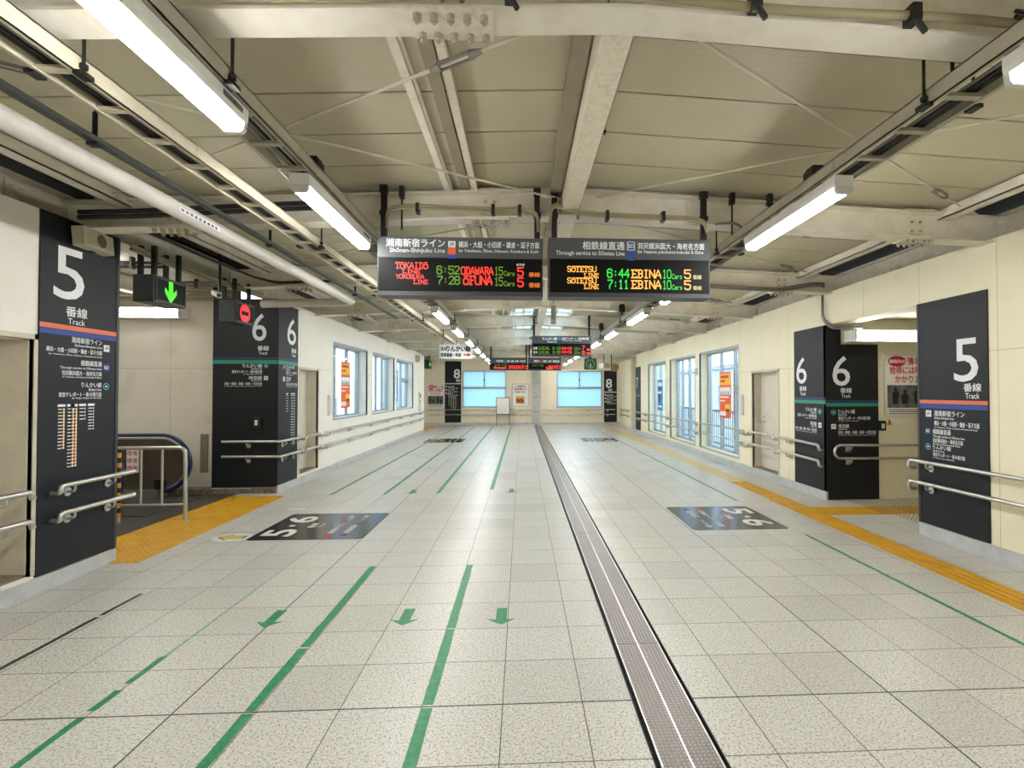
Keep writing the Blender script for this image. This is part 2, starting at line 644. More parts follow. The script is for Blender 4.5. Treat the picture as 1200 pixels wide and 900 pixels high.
# ------------------------------------------------------------------ the shell
def wall_x(mb, x0, x1, y0, y1, z0, z1, holes=()):
    """slab between x0 and x1 along Y with rectangular holes (ya,yb,za,zb)"""
    ys = sorted({y0, y1, *[h[0] for h in holes], *[h[1] for h in holes]})
    for a, b in zip(ys, ys[1:]):
        cut = sorted((h[2], h[3]) for h in holes if h[0] <= a and h[1] >= b)
        z = z0
        for c, d in cut:
            if c > z:
                mb.box(x0, x1, a, b, z, c)
            z = d
        if z < z1:
            mb.box(x0, x1, a, b, z, z1)


WL = [(10.13, 12.30), (12.73, 14.87), (15.16, 17.40)]
WR = [(9.87, 12.05), (12.40, 14.50), (14.97, 17.02)]

# floor: two fields of tiles either side of the drain, and the halls
fm = MB()
fm.cur = 0
for a in ((-4.335, 0.557, -6, YF),):
    fm.box(a[0], a[1], a[2], a[3], -0.1, 0)
fm.box(-5.0, -4.335, 18.9, YF, -0.1, 0)
fm.box(-4.6, -4.335, -6, 4.7, -0.1, 0)
fm.cur = 1
fm.box(0.872, 4.9, -6, YF, -0.1, 0)
fm.box(4.9, 8.2, 4.8, 7.4, -0.1, 0)
fm.box(4.9, 5.6, 18.6, YF, -0.1, 0)
o = struct('floor', fm, [M['floorL'], M['floorR']])
struct('floor', MB().box(-9.5, -4.335, 4.7, 8.3, -0.1, -0.001), M['dark_floor'])
struct('trim_1', MB().box(0.557, 0.872, -6, YF, -0.1, -0.03).box(0.557, 0.563, -6, YF, -0.03, 0).box(0.866, 0.872, -6, YF, -0.03, 0), M['iron'])

# left wall
mb = MB()
wall_x(mb, XL - 0.32, XL, -6, 4.80, 0, 3.0, [(2.95, 4.02, 0.14, 1.97)])
struct('wall_left_front', mb, M['wallL'])
mb = MB()
wall_x(mb, XL - 0.32, XL, 7.86, 19.35, 0, 3.0, [(8.62, 9.38, 0.15, 1.95)] + [(a, b, 1.02, 2.55) for a, b in WL])
mb.box(-4.76, XL - 0.32, 7.86, 8.2, 0, 3.0)
struct('wall_left_rear', mb, M['wallL'])
struct('wall_left_inner', MB().box(-9.5, -4.76, 8.03, 8.23, 0, 2.99), M['wallH'])
mb = MB()
mb.box(-9.5, -4.5, 8.03, 8.19, 2.99, 3.005).box(-9.5, -4.5, 8.09, 8.11, 3.0, 3.22).box(-9.5, -4.5, 8.03, 8.19, 3.2, 3.215)
struct('trim_45', mb, M['beam2'])
struct('wall_left_outer', MB().box(-9.5, XL - 0.32, 4.55, 4.80, 0, 3.25), M['wallH'])
struct('wall_left_far', MB().box(-9.7, -9.5, 4.5, 8.3, -0.2, 3.25), M['wallH'])
struct('ceiling_left', MB().box(-9.6, -3.95, 4.5, 8.3, 3.22, 3.3), M['hall_ceiling'])
# right wall
mb = MB()
wall_x(mb, XR, XR + 0.32, -6, 5.25, 0, 3.0)
wall_x(mb, XR, XR + 0.32, 5.25, 6.95, 2.53, 3.0)
wall_x(mb, XR, XR + 0.32, 6.95, 18.9, 0, 3.0, [(8.30, 9.25, 0.12, 1.92)] + [(a, b, 0.22, 2.50) for a, b in WR])
struct('wall_right', mb, M['wallR'])
mb = MB().box(XR + 0.32, 8.2, 6.99, 7.2, 0, 2.7)
struct('wall_right_inner', mb, M['wallR'])
struct('wall_right_outer', MB().box(XR + 0.32, 8.2, 5.0, 5.25, 0, 2.7), M['wallR'])
struct('wall_right_far', MB().box(8.2, 8.4, 5.0, 7.2, 0, 2.7), M['wallR'])
struct('ceiling_right', MB().box(XR + 0.32, 8.3, 5.0, 7.2, 2.62, 2.7), M['hall_ceiling'])
struct('wall_right_back', MB().box(4.7, 4.9, 21.1, YF, 0, 3.0), M['wallR'])
struct('wall_east', MB().box(5.6, 5.8, 18.6, YF, 0, 3.3).box(XR + .32, 5.6, 18.6, 18.9, 0, 3.3), M['wallR'])
struct('wall_west', MB().box(-5.2, -5.0, 19.0, YF, 0, 3.3).box(-5.0, XL - .32, 19.0, 19.35, 0, 3.3), M['wallL'])
# far wall with two windows, wall behind the viewer
mb = MB()
FW = [(-2.80, -0.74), (1.66, 3.84)]
mb.box(-5.2, FW[0][0], YF, YF + .25, 0, 3.3)
mb.box(FW[0][1], FW[1][0], YF, YF + .25, 0, 3.3)
mb.box(FW[1][1], 5.8, YF, YF + .25, 0, 3.3)
for a, b in FW:
    mb.box(a, b, YF, YF + .25, 0, 0.82)
    mb.box(a, b, YF, YF + .25, 2.56, 3.3)
struct('wall_north', mb, M['wallF'])
struct('wall_south', MB().box(-5, 5.5, -6.2, -6, 0, 3.5), M['wallL'])

# steel skirting
mb = MB()
mb.box(XL, XL + 0.025, -6, 4.80, 0, 0.115)
struct('baseboard_left_front', mb, M['steel_plate'])
mb = MB().box(XL, XL + 0.025, 7.84, 19.37, 0, 0.115)
struct('baseboard_left_rear', mb, M['steel_plate'])
struct('baseboard_left_inner', MB().box(-9.5, -4.15, 7.83, 8.03, 0, 0.07).box(-4.15, XL + .005, 7.82, 7.86, 0, 0.095), M['stone'])
struct('baseboard_right_front', MB().box(XR - 0.025, XR, -6, 5.27, 0, 0.13), M['steel_plate'])
struct('baseboard_right_rear', MB().box(XR - 0.025, XR, 6.93, 18.92, 0, 0.12), M['steel_plate'])
struct('baseboard_north', MB().box(-5, 4.7, YF - 0.03, YF, 0, 0.11), M['steel_plate'])

# ------------------------------------------------------------------ roof
RX = 0.43


def zc(x):
    return 3.44 - 0.045 * abs(x - RX)


SKB = (3, 4, 5)
BY = [2.06 + 2.4 * k for k in range(-3, 9)]     # beam lines


def bay_of(y):
    return math.floor((y - 2.06) / 2.4)


mb = MB()
STEP = 0.48
y = 2.06 - 2.4 * 4
rows = []
while y < YF + 0.4:
    rows.append((y, min(y + STEP, YF + .3)))
    y += STEP
for y0, y1 in rows:
    sky = bay_of((y0 + y1) / 2) in SKB
    for x0, x1 in ([(-3.50, -0.30), (-0.30, RX), (RX, 1.15), (1.15, 4.03)]):
        if sky and x0 in (-0.30, RX):
            continue
        g0 = 0.008
        p0, p1 = V((x0, 0, zc(x0))), V((x1, 0, zc(x1)))
        mb.bar(p0 + V((0, y0 + g0, 0)), p1 + V((0, y0 + g0, 0)), (0, 1, 0), UPZ, 0, y1 - y0 - 2 * g0, 0, 0.03)
struct('ceiling', mb, M['panel'])
mb = MB()
for y0, y1, xs in ((-7.6, 9.26, [(-4.2, RX), (RX, 4.85)]), (9.26, 16.46, [(-4.2, -0.30), (1.15, 4.85)]), (16.46, YF + .3, [(-4.2, RX), (RX, 4.85)])):
    for x0, x1 in xs:
        mb.bar((x0, y0, zc(x0)), (x1, y0, zc(x1)), (0, 1, 0), UPZ, 0, y1 - y0, 0.032, 0.06)
mb.box(-5.2, -4.1, 19.0, YF + .2, 3.3, 3.36)
mb.box(4.7, 5.8, 18.6, YF + .2, 3.3, 3.36)
struct('ceiling_upper', mb, M['backing'])

# skylights along the ridge
for i, k in enumerate(SKB):
    y0, y1 = 2.06 + 2.4 * k, 2.06 + 2.4 * (k + 1)
    e = thing('window_%d' % (20 + i), None, None, (RX, (y0 + y1) / 2, 3.4), kind='structure')
    f = MB()
    for x in (-0.30, 0.04, 0.80, 1.15):
        f.bar((x, y0, zc(x)), (x, y1, zc(x)), (1, 0, 0), UPZ, -0.02, 0.02, -0.03, 0.05)
    for y in (y0 + .08, (y0 + y1) / 2, y1 - .08):
        f.bar((-0.3, y, zc(-.3)), (RX, y, zc(RX)), (0, 1, 0), UPZ, -0.02, 0.02, 0.0, 0.05)
        f.bar((RX, y, zc(RX)), (1.15, y, zc(1.15)), (0, 1, 0), UPZ, -0.02, 0.02, 0.0, 0.05)
    f.build('frame', M['beam'], e)
    p = MB()
    for x0, x1 in ((-0.3, RX), (RX, 1.15)):
        p.bar((x0, y0, zc(x0)), (x1, y0, zc(x1)), (0, 1, 0), UPZ, 0, y1 - y0, 0.052, 0.058)
    p.build('pane', M['skyglass'], e)


# roof beams (H section, one rise and fall each) with bolted splices
def hsec(mb, p0, p1, side, w, h):
    mb.bar(p0, p1, side, UPZ, -w / 2, w / 2, 0, 0.014)
    mb.bar(p0, p1, side, UPZ, -w / 2, w / 2, h - 0.014, h)
    mb.bar(p0, p1, side, UPZ, -0.006, 0.006, 0.01, h - 0.01)


def bolt(mb, p, axis, r=0.014, h=0.022):
    axis = V(axis)
    p = V(p)
    mb.tube([p, p + axis * h], r, 6)
    mb.tube([p + axis * h, p + axis * (h + 0.012)], r * 0.5, 6)


def zb(x):
    return 3.14 - 0.045 * abs(x - RX)


for i, y in enumerate(BY):
    e = thing('trim_%d' % (10 + i), None, None, (RX, y, 3.14), kind='structure')
    b = MB()
    for x0, x1 in ((-3.93, RX), (RX, 4.52)):
        hsec(b, (x0, y, zb(x0)), (x1, y, zb(x1)), (0, 1, 0), 0.16, 0.25)
    b.build('beam', M['beam'], e)
    if y > -1 and y < 20:
        for x0, x1 in ((-0.46, -0.12), (-3.2, -2.86), (3.55, 3.85)):
            sp = MB()
            bo = MB()
            zz = zb((x0 + x1) / 2)
            sp.box(x0, x1, y - 0.085, y + 0.085, zz - 0.014, zz - 0.001)
            sp.box(x0, x1, y - 0.085, y + 0.085, zz + 0.251, zz + 0.262)
            sp.box((x0 + x1) / 2 - .07, (x0 + x1) / 2 + .07, y - 0.016, y - 0.006, zz + 0.05, zz + 0.20)
            if y < 14:
                for q in range(5):
                    xx = x0 + 0.035 + q * (x1 - x0 - 0.07) / 4
                    for dy in (-0.055, 0.055):
                        bolt(bo, (xx, y + dy, zz - 0.014), (0, 0, -1), 0.018, 0.024)
                        bolt(bo, (xx, y + dy, zz + 0.262), (0, 0, 1), h=0.014)
                for dx in (-.04, .04):
                    for dz in (.08, .165):
                        bolt(bo, ((x0 + x1) / 2 + dx, y - 0.016, zz + dz), (0, -1, 0), 0.012, 0.012)
            sp = sp.build('splice_plate', M['rust'], e)
            if bo.v:
                bo.build('bolts', M['tray_grey'], sp)

# eave beams above both walls, ridge member, purlins
for n, (x, yy0, yy1) in enumerate(((-3.93, -6, YF), (4.56, -6, YF))):
    mb = MB()
    hsec(mb, (x, yy0, 3.0), (x, yy1, 3.0), (1, 0, 0), 0.17, 0.23)
    for k in range(16):
        yk = -5 + k * 1.8
        sx = 1 if x < 0 else -1
        mb.box(x + sx * 0.006, x + sx * 0.016, yk - .08, yk + .08, 3.05, 3.19)
        for dy in (-.04, .04):
            for z in (3.08, 3.15):
                bolt(mb, (x + sx * 0.016, yk + dy, z), (sx, 0, 0), 0.012, 0.012)
    struct('trim_%d' % (30 + n), mb, M['beam2'])
mb = MB()
for y0, y1 in zip(BY, BY[1:]):
    mb.box(RX - 0.07, RX + 0.07, y0 + 0.012, y1 - 0.012, 3.165, 3.40)
struct('trim_32', mb, M['rust'])
purl = [(-0.66, 0.05, 3.345, 3.385, 'beam'), (-0.50, 0.075, 3.36, 3.39, 'duct'), (-0.42, 0.05, 3.345, 3.39, 'rust'), (0.30, 0.09, 3.32, 3.40, 'duct')]
for n, (x, wd, z0, z1, m) in enumerate(purl):
    mb = MB()
    mb.box(x - wd / 2, x + wd / 2, -6, YF, z0, z1)
    if n in (0, 3):
        mb.box(x + wd / 2 + .004, x + wd / 2 + .02, -6, YF, z0 + 0.02, z1)
    struct('trim_%d' % (33 + n), mb, M[m])
for n, x in enumerate((-3.45, 3.98)):
    mb = MB()
    z = zc(x)
    mb.box(x - 0.06, x + 0.06, -6, YF, z - 0.10, z - 0.09)
    mb.box(x - 0.06, x - 0.05, -6, YF, z - 0.10, z - 0.01)
    mb.box(x + 0.05, x + 0.06, -6, YF, z - 0.10, z - 0.01)
    struct('trim_%d' % (38 + n), mb, M['beam'])
# beams of the hall roof on the left
for n, x in enumerate((-5.6, -7.2)):
    mb = MB()
    hsec(mb, (x, 4.8, 2.99), (x, 8.03, 2.99), (1, 0, 0), 0.15, 0.2)
    struct('trim_%d' % (41 + n), mb, M['beam2'])


# diagonal tie rods with turnbuckles
def rod(p0, p1, k, label, r=0.009):
    p0, p1 = V(p0), V(p1)
    e = thing('tie_rod', label, 'tie rod', (p0 + p1) / 2, 'crossed tie rods under the roof panels')
    MB().cyl(p0, p1, r, 8).build('rod', M['beam2'], e, True)
    d = (p1 - p0).normalized()
    c = p0 + (p1 - p0) * k
    sd = d.cross(UPZ).normalized()
    t = MB()
    for sg in (-1, 1):
        t.bar(c - d * 0.10, c + d * 0.10, sd, d.cross(sd), sg * 0.022 - 0.006, sg * 0.022 + 0.006, -0.008, 0.008)
    for sg in (-1, 1):
        t.tube([c + d * sg * 0.09, c + d * sg * 0.16], 0.024, 8, 0.012)
    t.build('turnbuckle', M['galv'], e, True)
    for p, q in ((p0, d), (p1, -d)):
        g = MB()
        g.bar(p - q * 0.02, p + q * 0.16, sd, d.cross(sd), -0.03, 0.03, -0.004, 0.004)
        g.build('gusset', M['beam2'], e)


bays = ['the nearest roof bay', 'the second roof bay', 'the third roof bay', 'the fourth roof bay']
for b in range(4):
    y0, y1 = BY[3 + b] + 0.08, BY[4 + b] - 0.08
    rod((0.20, y0, 3.21), (-3.6, y1, 3.21), 0.14, 'tie rod on the escalator side of %s, ridge end nearest' % bays[b])
    rod((0.33, y1, 3.285), (-3.6, y0, 3.24), 0.75, 'tie rod on the escalator side of %s, ridge end farthest' % bays[b])
    rod((0.66, y0, 3.21), (4.2, y1, 3.22), 0.80, 'tie rod on the passage side of %s, ridge end nearest' % bays[b])
    rod((0.69, y1, 3.315), (4.2, y0, 3.245), 0.72, 'tie rod on the passage side of %s, ridge end farthest' % bays[b])


# ------------------------------------------------------------------ windows and doors
def side_window(n, x, sx, y0, y1, z0, z1, transom):
    """window in a side wall; sx points out of the hall"""
    xo = x + sx * 0.22
    e = thing('window_%d' % n, None, None, (xo, (y0 + y1) / 2, z0), kind='structure')
    f = MB()
    a, b = sorted((xo - sx * 0.02, xo + sx * 0.05))
    t = 0.045
    f.box(a, b, y0, y1, z0, z0 + t)
    f.box(a, b, y0, y1, z1 - t, z1)
    f.box(a, b, y0, y0 + t, z0, z1)
    f.box(a, b, y1 - t, y1, z0, z1)
    # thin aluminium edge on the room face
    a2, b2 = sorted((x - sx * 0.006, x + sx * 0.03))
    for q in ((y0 - .03, y1 + .03, z0 - .03, z0), (y0 - .03, y1 + .03, z1, z1 + .03), (y0 - .03, y0, z0, z1), (y1, y1 + .03, z0, z1)):
        f.box(a2, b2, *q)
    f.build('frame', M['alu'], e)
    L = y1 - y0
    ms = [y0 + L * 0.30, y0 + L * 0.64] if n != 2 and n != 5 else [y0 + L * .22, y0 + L * 0.5, y0 + L * .78]
    for m in ms:
        MB().box(a, b, m - 0.03, m + 0.03, z0, z1).build('mullion', M['alu'], e)
    if transom is not None:
        zt = 1.95 if z0 > 0.5 else 1.62
        ya, yb = ((y0, ms[0]) if transom == 0 else (ms[-1], y1))
        MB().box(a - .01, b + .01, ya, yb, zt - 0.07, zt + 0.07).build('transom', M['alu'], e)
    MB().box(xo + 0.008, xo + 0.014, y0 + t, y1 - t, z0 + t, z1 - t).build('pane', M['glass'], e)
    return e


for i, (a, b) in enumerate(WL):
    side_window(1 + i, XL, -1, a, b, 1.02, 2.55, (0, None, 1)[i])
for i, (a, b) in enumerate(WR):
    side_window(4 + i, XR, 1, a, b, 0.22, 2.50, (0, None, 0)[i])
for i, (a, b) in enumerate(FW):
    e = thing('window_%d' % (7 + i), None, None, ((a + b) / 2, YF, 0.82), kind='structure')
    f = MB()
    t = 0.05
    for q in ((a, b, .82, .82 + t), (a, b, 2.56 - t, 2.56), (a, a + t, .82, 2.56), (b - t, b, .82, 2.56), (a, b, 1.70, 1.80)):
        f.box(q[0], q[1], YF - 0.02, YF + 0.07, q[2], q[3])
    f.build('frame', M['alu'], e)
    MB().box((a + b) / 2 - .025, (a + b) / 2 + .025, YF - .01, YF + .06, 1.8, 2.56).build('mullion', M['alu'], e)
    MB().box(a + t, b - t, YF + .02, YF + .03, .82 + t, 2.56 - t).build('pane', M['film'], e)
    h = MB().box((a + b) / 2 - .02, (a + b) / 2 + .02, YF - .03, YF - .01, 2.05, 2.18)
    h.build('latch', M['iron'], e)


def side_door(n, x, sx, y0, y1, z0, z1, depth, hy):
    e = thing('door_%d' % n, None, None, (x + sx * depth, (y0 + y1) / 2, z0), kind='structure')
    a, b = sorted((x + sx * depth, x + sx * (depth + 0.04)))
    leaf = MB().box(a, b, y0, y1, z0, z1).build('leaf', M['door'], e)
    f = MB()
    a2, b2 = sorted((x - sx * 0.008, x + sx * 0.03))
    for q in ((y0 - .04, y0, z0, z1 + .04), (y1, y1 + .04, z0, z1 + .04), (y0 - .04, y1 + .04, z1, z1 + .04)):
        f.box(a2, b2, *q)
    a3, b3 = sorted((x + sx * 0.03, x + sx * depth))
    f.box(a3, b3, y0, y0 + .012, z0, z1)
    f.box(a3, b3, y1 - .012, y1, z0, z1)
    f.build('frame', M['jamb'], e)
    s = MB().box(a3, b3, y0, y1, z0, z0 + .02)
    s.build('threshold', M['stone'], e)
    xh = x + sx * depth
    h = MB()
    h.tube(fillet([(xh, hy, 1.0), (xh - sx * .05, hy, 1.0), (xh - sx * .05, hy + .11, 1.0)], .02), 0.011, 8)
    h.cyl((xh, hy, 1.0), (xh - sx * .012, hy, 1.0), .028, 14)
    h.cyl((xh, hy, 1.10), (xh - sx * .02, hy, 1.10), .02, 14)
    h.build('handle', M['steel'], leaf, True)
    return e


side_door(1, XL, -1, 2.95, 4.02, 0.14, 1.97, 0.26, 3.1)
side_door(2, XL, -1, 8.62, 9.38, 0.15, 1.95, 0.20, 8.75)
side_door(3, XR, 1, 8.30, 9.25, 0.12, 1.92, 0.16, 9.1)


# ------------------------------------------------------------------ outside
struct('ground_outside', MB().box(-60, 60, -30, 90, -6.2, -6), M['outside_ground'])
e = thing('balcony_railing', 'pale railing of upright bars outside the right-hand windows', 'railing', (5.35, 13.4, 0))
MB().box(4.74, 5.6, 9.4, 17.6, -0.2, 0.1).build('ledge', M['facade'], e)
MB().box(5.33, 5.38, 9.4, 17.6, 1.02, 1.07).box(5.33, 5.38, 9.4, 17.6, 0.14, 0.18).build('top_rail', M['galv'], e)
b = MB()
for k in range(62):
    y = 9.45 + k * 0.13
    b.box(5.345, 5.365, y, y + .02, 0.16, 1.03)
b.build('bars', M['galv'], e)
e = thing('neighbouring_building', 'pale blue building seen through the right-hand windows', 'building', (16, 22, -6))
MB().box(13, 20, 14, 52, -6, 3.0).build('facade', M['facade'], e)
r = MB()
r.bar((12.6, 13.5, 3.0), (12.6, 52.5, 3.0), (1, 0, 0), UPZ, 0, 8, 0, 0.25)
r.build('roof', M['galv'], e)
for k in range(9):
    MB().box(12.96, 13.02, 16 + k * 4, 18 + k * 4, 0.2, 2.0).build('window', M['glass_blue'], e)
e = thing('louvre_screen', 'pale blue ribbed screen seen through the left-hand windows', 'screen', (-6.6, 14, 0))
b = MB()
for k in range(14):
    b.box(-6.65, -6.6 + 0.03 * (k % 2), 9.6 + k * .6, 10.2 + k * .6, 0.0, 1.35)
b.build('panel', M['facade'], e)
for k in range(3):
    b = MB()
    b.box(-6.5, -6.42, 10.2 + k * 3.5, 10.28 + k * 3.5, 0, 2.4)
    b.build('post', M['alu'], e)


# ------------------------------------------------------------------ lights
def strip_light(x, y, z, label, group):
    """1.25 m batten: y is its near end"""
    e = thing('strip_light', label, 'ceiling light', (x, y, z), group)
    F = facing(x, y, z)
    prof = [(-.055, .045), (.055, .045), (.06, .07), (.06, .115), (-.06, .115), (-.06, .07)]
    h = MB()
    h.poly(F, prof, -1.25, 0)
    h.build('housing', M['lamp_body'], e)
    d = MB()
    dp = [(-.05, .044), (-.047, .018), (-.034, .003), (.034, .003), (.047, .018), (.05, .044)]
    d.poly(F, dp, -1.225, -0.025)
    d.build('diffuser', M['led'], e)
    for c0, c1 in ((-.024, 0.002), (-1.252, -1.226)):
        MB().poly(F, [(-.054, .046), (-.05, .014), (-.036, .0), (.036, .0), (.05, .014), (.054, .046)], c0, c1).build('end_cap', M['lamp_cap'], e)
    MB().fbox(F, .0602, .062, .075, .10, -1.20, -1.05).build('rating_plate', M['grey_ink'], e)
    return e


GL = 'strip lights of the row over the left half of the hall'
GR = 'strip lights of the row over the right half of the hall'
LY = [1.15, 3.07, 5.30, 7.75, 9.95, 12.2, 14.4, 16.6, 18.8, 21.0]
proto = None
for i, y in enumerate(LY):
    lab = '%s strip light from the front in the row on the escalator side' % ORD[i]
    if proto is None:
        proto = strip_light(-1.36, y, 2.785, lab, GL)
    else:
        dup(proto, (-1.36, y, 2.785), lab, GL)
for i, y in enumerate((0.62, 2.93, 5.60, 7.75, 10.2, 12.5, 14.8, 17.1, 19.4, 21.6)):
    dup(proto, (1.985, y, 2.785), '%s strip light from the front in the row on the passage side' % ORD[i], GR)
for i, (x, y) in enumerate(((-1.36, -1.3), (-1.36, -3.7), (1.985, -1.7), (1.985, -4.1))):
    dup(proto, (x, y, 2.785), '%s strip light behind the viewpoint on the %s side' % (('nearer', 'farther')[i % 2], ('escalator', 'passage')[i // 2]), 'strip lights behind the viewpoint')


dup(proto, (-5.2, 5.35, 3.1), 'strip light under the roof of the escalator hall, nearer the hall mouth', 'strip lights in the escalator hall')  # this lamp and the next are unseen fill, added to brighten the hall
dup(proto, (-7.4, 5.35, 3.1), 'strip light under the roof of the escalator hall, deeper in', 'strip lights in the escalator hall')


def twin_tube(name, label, x0, x1, y, z, dirn):
    """wall lamp with two bare tubes along X; dirn -1 faces the viewer"""
    e = thing(name, label, 'wall light', ((x0 + x1) / 2, y, z))
    h = MB()
    h.bar((x0, y, z), (x1, y, z), (0, 1, 0), UPZ, -0.02, 0.16, 0.0, 0.16)
    h.build('housing', M['lamp_body'], e)
    for k, zz in enumerate((0.035, 0.115)):
        MB().cyl((x0 + .03, y - .045, z + zz), (x1 - .03, y - .045, z + zz), 0.017, 12).build('tube', M['tube'], e, True)
    for x in (x0, x1 - .03):
        MB().box(x, x + .03, y - .075, y - .02, z, z + .16).build('end_cap', M['lamp_cap'], e)
    return e


twin_tube('wall_light', 'twin tube lamp high on the wall behind the escalator', -6.30, -5.22, 7.87, 2.70, -1)
twin_tube('wall_light', 'twin tube lamp beside the black pillar in the right passage', 4.62, 5.80, 6.70, 2.27, -1)
twin_tube('wall_light', 'twin tube lamp in the stair opening at the far right', 4.95, 5.55, 21.3, 2.6, -1)
twin_tube('wall_light', 'twin tube lamp in the stair opening at the far left', -4.95, -4.3, 21.5, 2.7, -1)
twin_tube('wall_light', 'twin tube lamp deep in the escalator hall', -8.9, -7.7, 7.87, 2.70, -1)


# ------------------------------------------------------------------ cable trays, cables, pipes
def ladder(name, label, cat, x0, x1, z, y0, y1, m, step=0.30, hgt=0.08, rods=(), rod_top=3.35):
    e = thing(name, label, cat, ((x0 + x1) / 2, (y0 + y1) / 2, z))
    for x, s in ((x0, 1), (x1, -1)):
        r = MB()
        r.box(min(x, x + s * .006), max(x, x + s * .006), y0, y1, z, z + hgt)
        r.box(min(x, x + s * .022), max(x, x + s * .022), y0, y1, z + hgt - .006, z + hgt)
        r.box(min(x, x + s * .022), max(x, x + s * .022), y0, y1, z, z + .006)
        y = y0 + 0.9
        while y < y1:
            r.box(x - s * .004, x, y, y + .22, z + .012, z + hgt - .012)
            y += 3.0
        r.build('side_rail', M[m], e)
    n = 0
    y = y0 + 0.13
    extra = MB()
    while y < y1:
        if n < 60:
            MB().box(x0 + .006, x1 - .006, y, y + .035, z + .004, z + .022).build('rung', M[m], e)
        y += step
        n += 1
    for y in rods:
        for x in (x0 - .012, x1 + .012):
            h = MB()
            h.cyl((x, y, z), (x, y, rod_top), 0.007, 6)
            h.cyl((x, y, z + hgt * .3), (x, y, z + hgt * .55), 0.016, 6)
            h.box(x - .02, x + .02, y - .03, y + .03, z - .012, z + .006)
            h.box(x - .02, x + .02, y - .02, y + .02, rod_top - .05, rod_top)
            h.build('hanger_rod', M['iron'], e)
    return e


RODS = [0.9, 2.16, 4.64, 6.94, 9.34, 11.74, 14.14, 16.5]
ladder('cable_tray', 'outer cream cable tray with green cables, under the roof at left', 'cable tray', -2.03, -1.86, 2.90, -1.0, 20.0, 'tray', rods=RODS, rod_top=3.3)
ladder('cable_tray', 'inner cream cable tray carrying the left row of strip lights', 'cable tray', -1.49, -1.28, 2.905, -1.0, 22.6, 'tray_grey', rods=[r + .05 for r in RODS], rod_top=3.32)
ladder('cable_tray', 'cream cable tray carrying the right row of strip lights', 'cable tray', 1.90, 2.12, 2.905, -1.0, 22.9, 'tray_grey', rods=[r + .05 for r in RODS], rod_top=3.32)


def wavy(x, z, y0, y1, r, amp, seed):
    rnd = random.Random(seed)
    pts = []
    y = y0
    while y < y1:
        pts.append((x + rnd.uniform(-amp, amp), y, z + rnd.uniform(0, amp * .5)))
        y += 0.45
    return MB().tube(pts, r, 7)


k = 0
for grp, where, xs, z, y1 in (('cables in the outer left tray', 'outer left cable tray', [(-1.895, 'cable_green', .011), (-1.92, 'cable_green', .011), (-1.945, 'cable_grey', .008), (-1.967, 'cable_black', .011), (-1.993, 'cable_black', .012)], 2.942, 19.8),
                              ('cables in the inner left tray', 'inner left cable tray', [(-1.322, 'cable_black', .01), (-1.352, 'cable_grey', .009), (-1.382, 'cable_black', .01), (-1.412, 'cable_grey', .008)], 2.945, 22),
                              ('cables in the right tray', 'right cable tray', [(2.075, 'cable_black', .012), (2.044, 'cable_black', .012), (2.015, 'cable_grey', .008)], 2.945, 22)):
    nm = {}
    for x, m, r in xs:
        c = m.split('_')[1]
        nm[c] = nm.get(c, 0) + 1
        tot = sum(1 for q in xs if q[1] == m)
        k += 1
        o = wavy(x, z, -0.9, y1, r, 0.003, k).build('cable', M[m], smooth=True)
        lab = '%s cable lying along the %s' % (c, where)
        if tot > 1:
            lab += ', ' + ('ridge side' if nm[c] == 1 else 'wall side') + ' of its pair'
        tag(o, lab, 'cable', grp)

# dark slotted rack
e = thing('cable_rack', 'thin dark slotted rack running beside the fat white pipe', 'cable rack', (-2.29, 4, 2.9))
r = MB()
for x in (-2.315, -2.275):
    r.box(x, x + .012, -1, 9.2, 2.90, 2.925)
r.build('side_rail', M['dark_rack'], e)
r = MB().box(-2.303, -2.275, -1, 9.2, 2.902, 2.906)
for q in range(100):
    r.box(-2.303, -2.275, -1 + q * .1, -1 + q * .1 + .045, 2.904, 2.912)
r.build('slotted_plate', M['dark_rack'], e)
for y in (2.75, 4.6, 6.9):
    h = MB()
    h.cyl((-2.29, y, 2.88), (-2.29, y, 3.06), 0.012, 8)
    h.box(-2.32, -2.26, y - .02, y + .02, 2.88, 2.90)
    h.cyl((-2.29, y, 3.0), (-2.29, y, 3.3), 0.006, 6)
    h.build('hanger_rod', M['iron'], e)

# fat white pipe with elbow
e = thing('drain_pipe', 'fat white pipe under the roof turning into the left wall', 'pipe', (-2.45, 4, 2.86))
MB().tube(fillet([(-2.47, -2, 2.86), (-2.44, 7.25, 2.86), (-3.74, 7.30, 2.83)], 0.12), 0.058, 20).build('tube', M['pipe'], e, True)
for y in (0.2, 7.05):
    MB().tube([(-2.463 + y * .003, y, 2.86), (-2.463 + y * .003, y + .09, 2.86)], 0.064, 20).build('coupling', M['pipe'], e, True)
t = MB()
F = Fr((-2.395, 3.56, 2.845), (0, 1, 0), (0, 0, 1))
t.fbox(F, 0, 0.46, -.018, .018, 0.0, 0.003)
t.build('label_strip', M['white'], e)
t = MB()
for q in range(9):
    t.fbox(F, .02 + q * .048, .05 + q * .048, -.01, .01, 0.003, 0.004)
t.build('lettering', M['grey_ink'], e)

